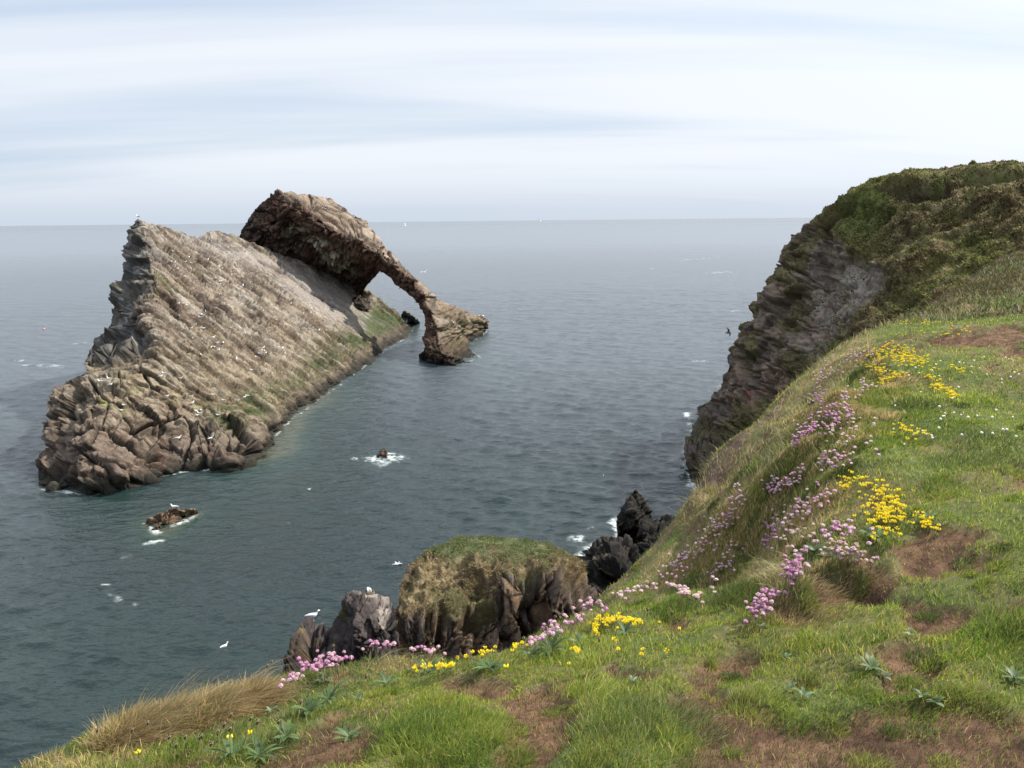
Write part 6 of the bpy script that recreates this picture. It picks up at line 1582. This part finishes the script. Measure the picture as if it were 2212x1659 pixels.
o = link_obj('gull', SG[1], None, tuple(at_y(377, 1100, 46.9) + np.array([0, 0, -.05])), (0, 0, math.pi), .95); tag(o, 'white gull standing on the low rock awash in front of the arch rock', 'gull')
GULL_SK = o
DK = small_gull_mesh(1, 'cormorant', [M_GK, M_GK, M_GB])
v = top_near('arch_span', 1018, 756, 4); o = link_obj('cormorant', DK, None, v, (0, -.6, 2.5), 1.1); tag(o, 'dark cormorant upright on the low point of the arch foot', 'cormorant')
def flying(name, P, yaw, bank, lab, span, m_body, m_wing):
    V1, F1 = loft([(-.26, 0, .03, .008), (-.15, 0, .05, .035), (0, 0, .06, .06), (.12, .005, .05, .05), (.2, .015, .034, .034), (.24, .01, .008, .008)], 8)
    parts = [(V1, F1)]; W = []
    for s in (1, -1):
        xs = [(.0, 0), (.05, .3), (-.02, .62), (-.12, 1.0)]; V = []
        for i, (x, t) in enumerate(xs):
            ch = [.20, .17, .12, .01][i]; y = s * (.05 + t * span / 2); z = .03 + .14 * math.sin(t * 2.2)
            V += [(x + ch / 2, y, z), (x - ch / 2, y, z), (x, y, z + .012)]
        F = []
        for i in range(3):
            a = i * 3; F += [(a, a + 3, a + 5), (a, a + 5, a + 2), (a + 2, a + 5, a + 4), (a + 2, a + 4, a + 1), (a + 1, a + 4, a + 3), (a + 1, a + 3, a)]
        W.append((np.array(V), np.array(F)))
    V, F = merge(parts[0], *W); mi = np.concatenate([np.zeros(len(F1)), np.ones(len(W[0][1]) * 2)])
    o = np_mesh(name, V, F, [m_body, m_wing], None, mat_index=mi); o.location = P; o.rotation_euler = (bank, 0, yaw); tag(o, lab, 'gull'); return o
flying('gull', tuple(at_y(1168, 477, 120)), 1.2, .25, 'flying gull with dark wings right on the horizon line', 1.3, M_GW, M_GK)
flying('gull', tuple(at_y(917, 588, 88)), 2.0, -.3, 'white gull flying over the sea just right of the arch top', .9, M_GW, M_GW)
flying('gull', tuple(at_y(1573, 719, 58)), .3, .9, 'small dark bird flying close in front of the headland cliff', .7, M_GK, M_GK)
for i, (px, py) in enumerate([(856, 1222), (860, 1221), (485, 1399), (668, 1060)]):
    q = at_z(px, py, -.03); lab = ['left one of two white gulls floating close together off the grassy stack', 'right one of two white gulls floating close together off the grassy stack', 'white gull floating on the open water at the lower left', 'white gull floating between the tilted rock and the foaming rock'][i]
    o = link_obj('gull', SG[0], None, tuple(q), (0, 0, rg.uniform(0, 6)), .75); tag(o, lab, 'gull')

# sailing boat and buoy
B = at_z(875, 487.5, 0); SBt = empty('sailing_boat', tuple(B)); tag(SBt, 'tiny white sailing boat far out near the horizon', 'boat')
M_HULL = flat_mat('hull_white', (.75, .75, .75), .4); M_SAIL = flat_mat('sail_cloth', (.85, .85, .83), .8); M_MAST = flat_mat('mast', (.3, .3, .3), .4)
V, F = loft([(-4.5, .5, 1.0, .5), (-2, .35, 1.5, .8), (1, .35, 1.4, .8), (4, .6, .5, .5), (5.2, .85, .05, .1)], 10); o = np_mesh('hull', V, F, M_HULL, SBt)
V, F = tube([(.5, 0, .8), (.5, 0, 14)], .1, 6); np_mesh('mast', V, F, M_MAST, SBt)
V = np.array([(.4, .05, 1.6), (.4, .05, 13.5), (-4, .7, 1.7), (.4, .13, 1.6), (.4, .13, 13.5), (-4, .78, 1.7)], float); F = np.array([(0, 1, 2), (5, 4, 3), (0, 3, 4), (0, 4, 1), (1, 4, 5), (1, 5, 2), (2, 5, 3), (2, 3, 0)]); np_mesh('mainsail', V, F, M_SAIL, SBt)
V = np.array([(.7, .05, 11.5), (5, .0, 1.4), (.8, .7, 1.6), (.7, .1, 11.5), (5, .08, 1.4), (.8, .78, 1.6)], float); np_mesh('jib', V, F, M_SAIL, SBt)
SBt.rotation_euler = (0, 0, math.radians(35))
q = at_z(95, 711, 0); BU = empty('buoy', tuple(q)); tag(BU, 'small pink marker buoy on the sea left of the rock', 'buoy')
V, F = ico(2); np_mesh('float', V * np.array([.2, .2, .18]) + np.array([0, 0, .05]), F, flat_mat('buoy_pink', (.75, .2, .22), .4), BU, smooth=True)
V, F = tube([(0, 0, .3), (0, 0, .55)], .05, 8); np_mesh('handle', V, F, M_GK, BU)
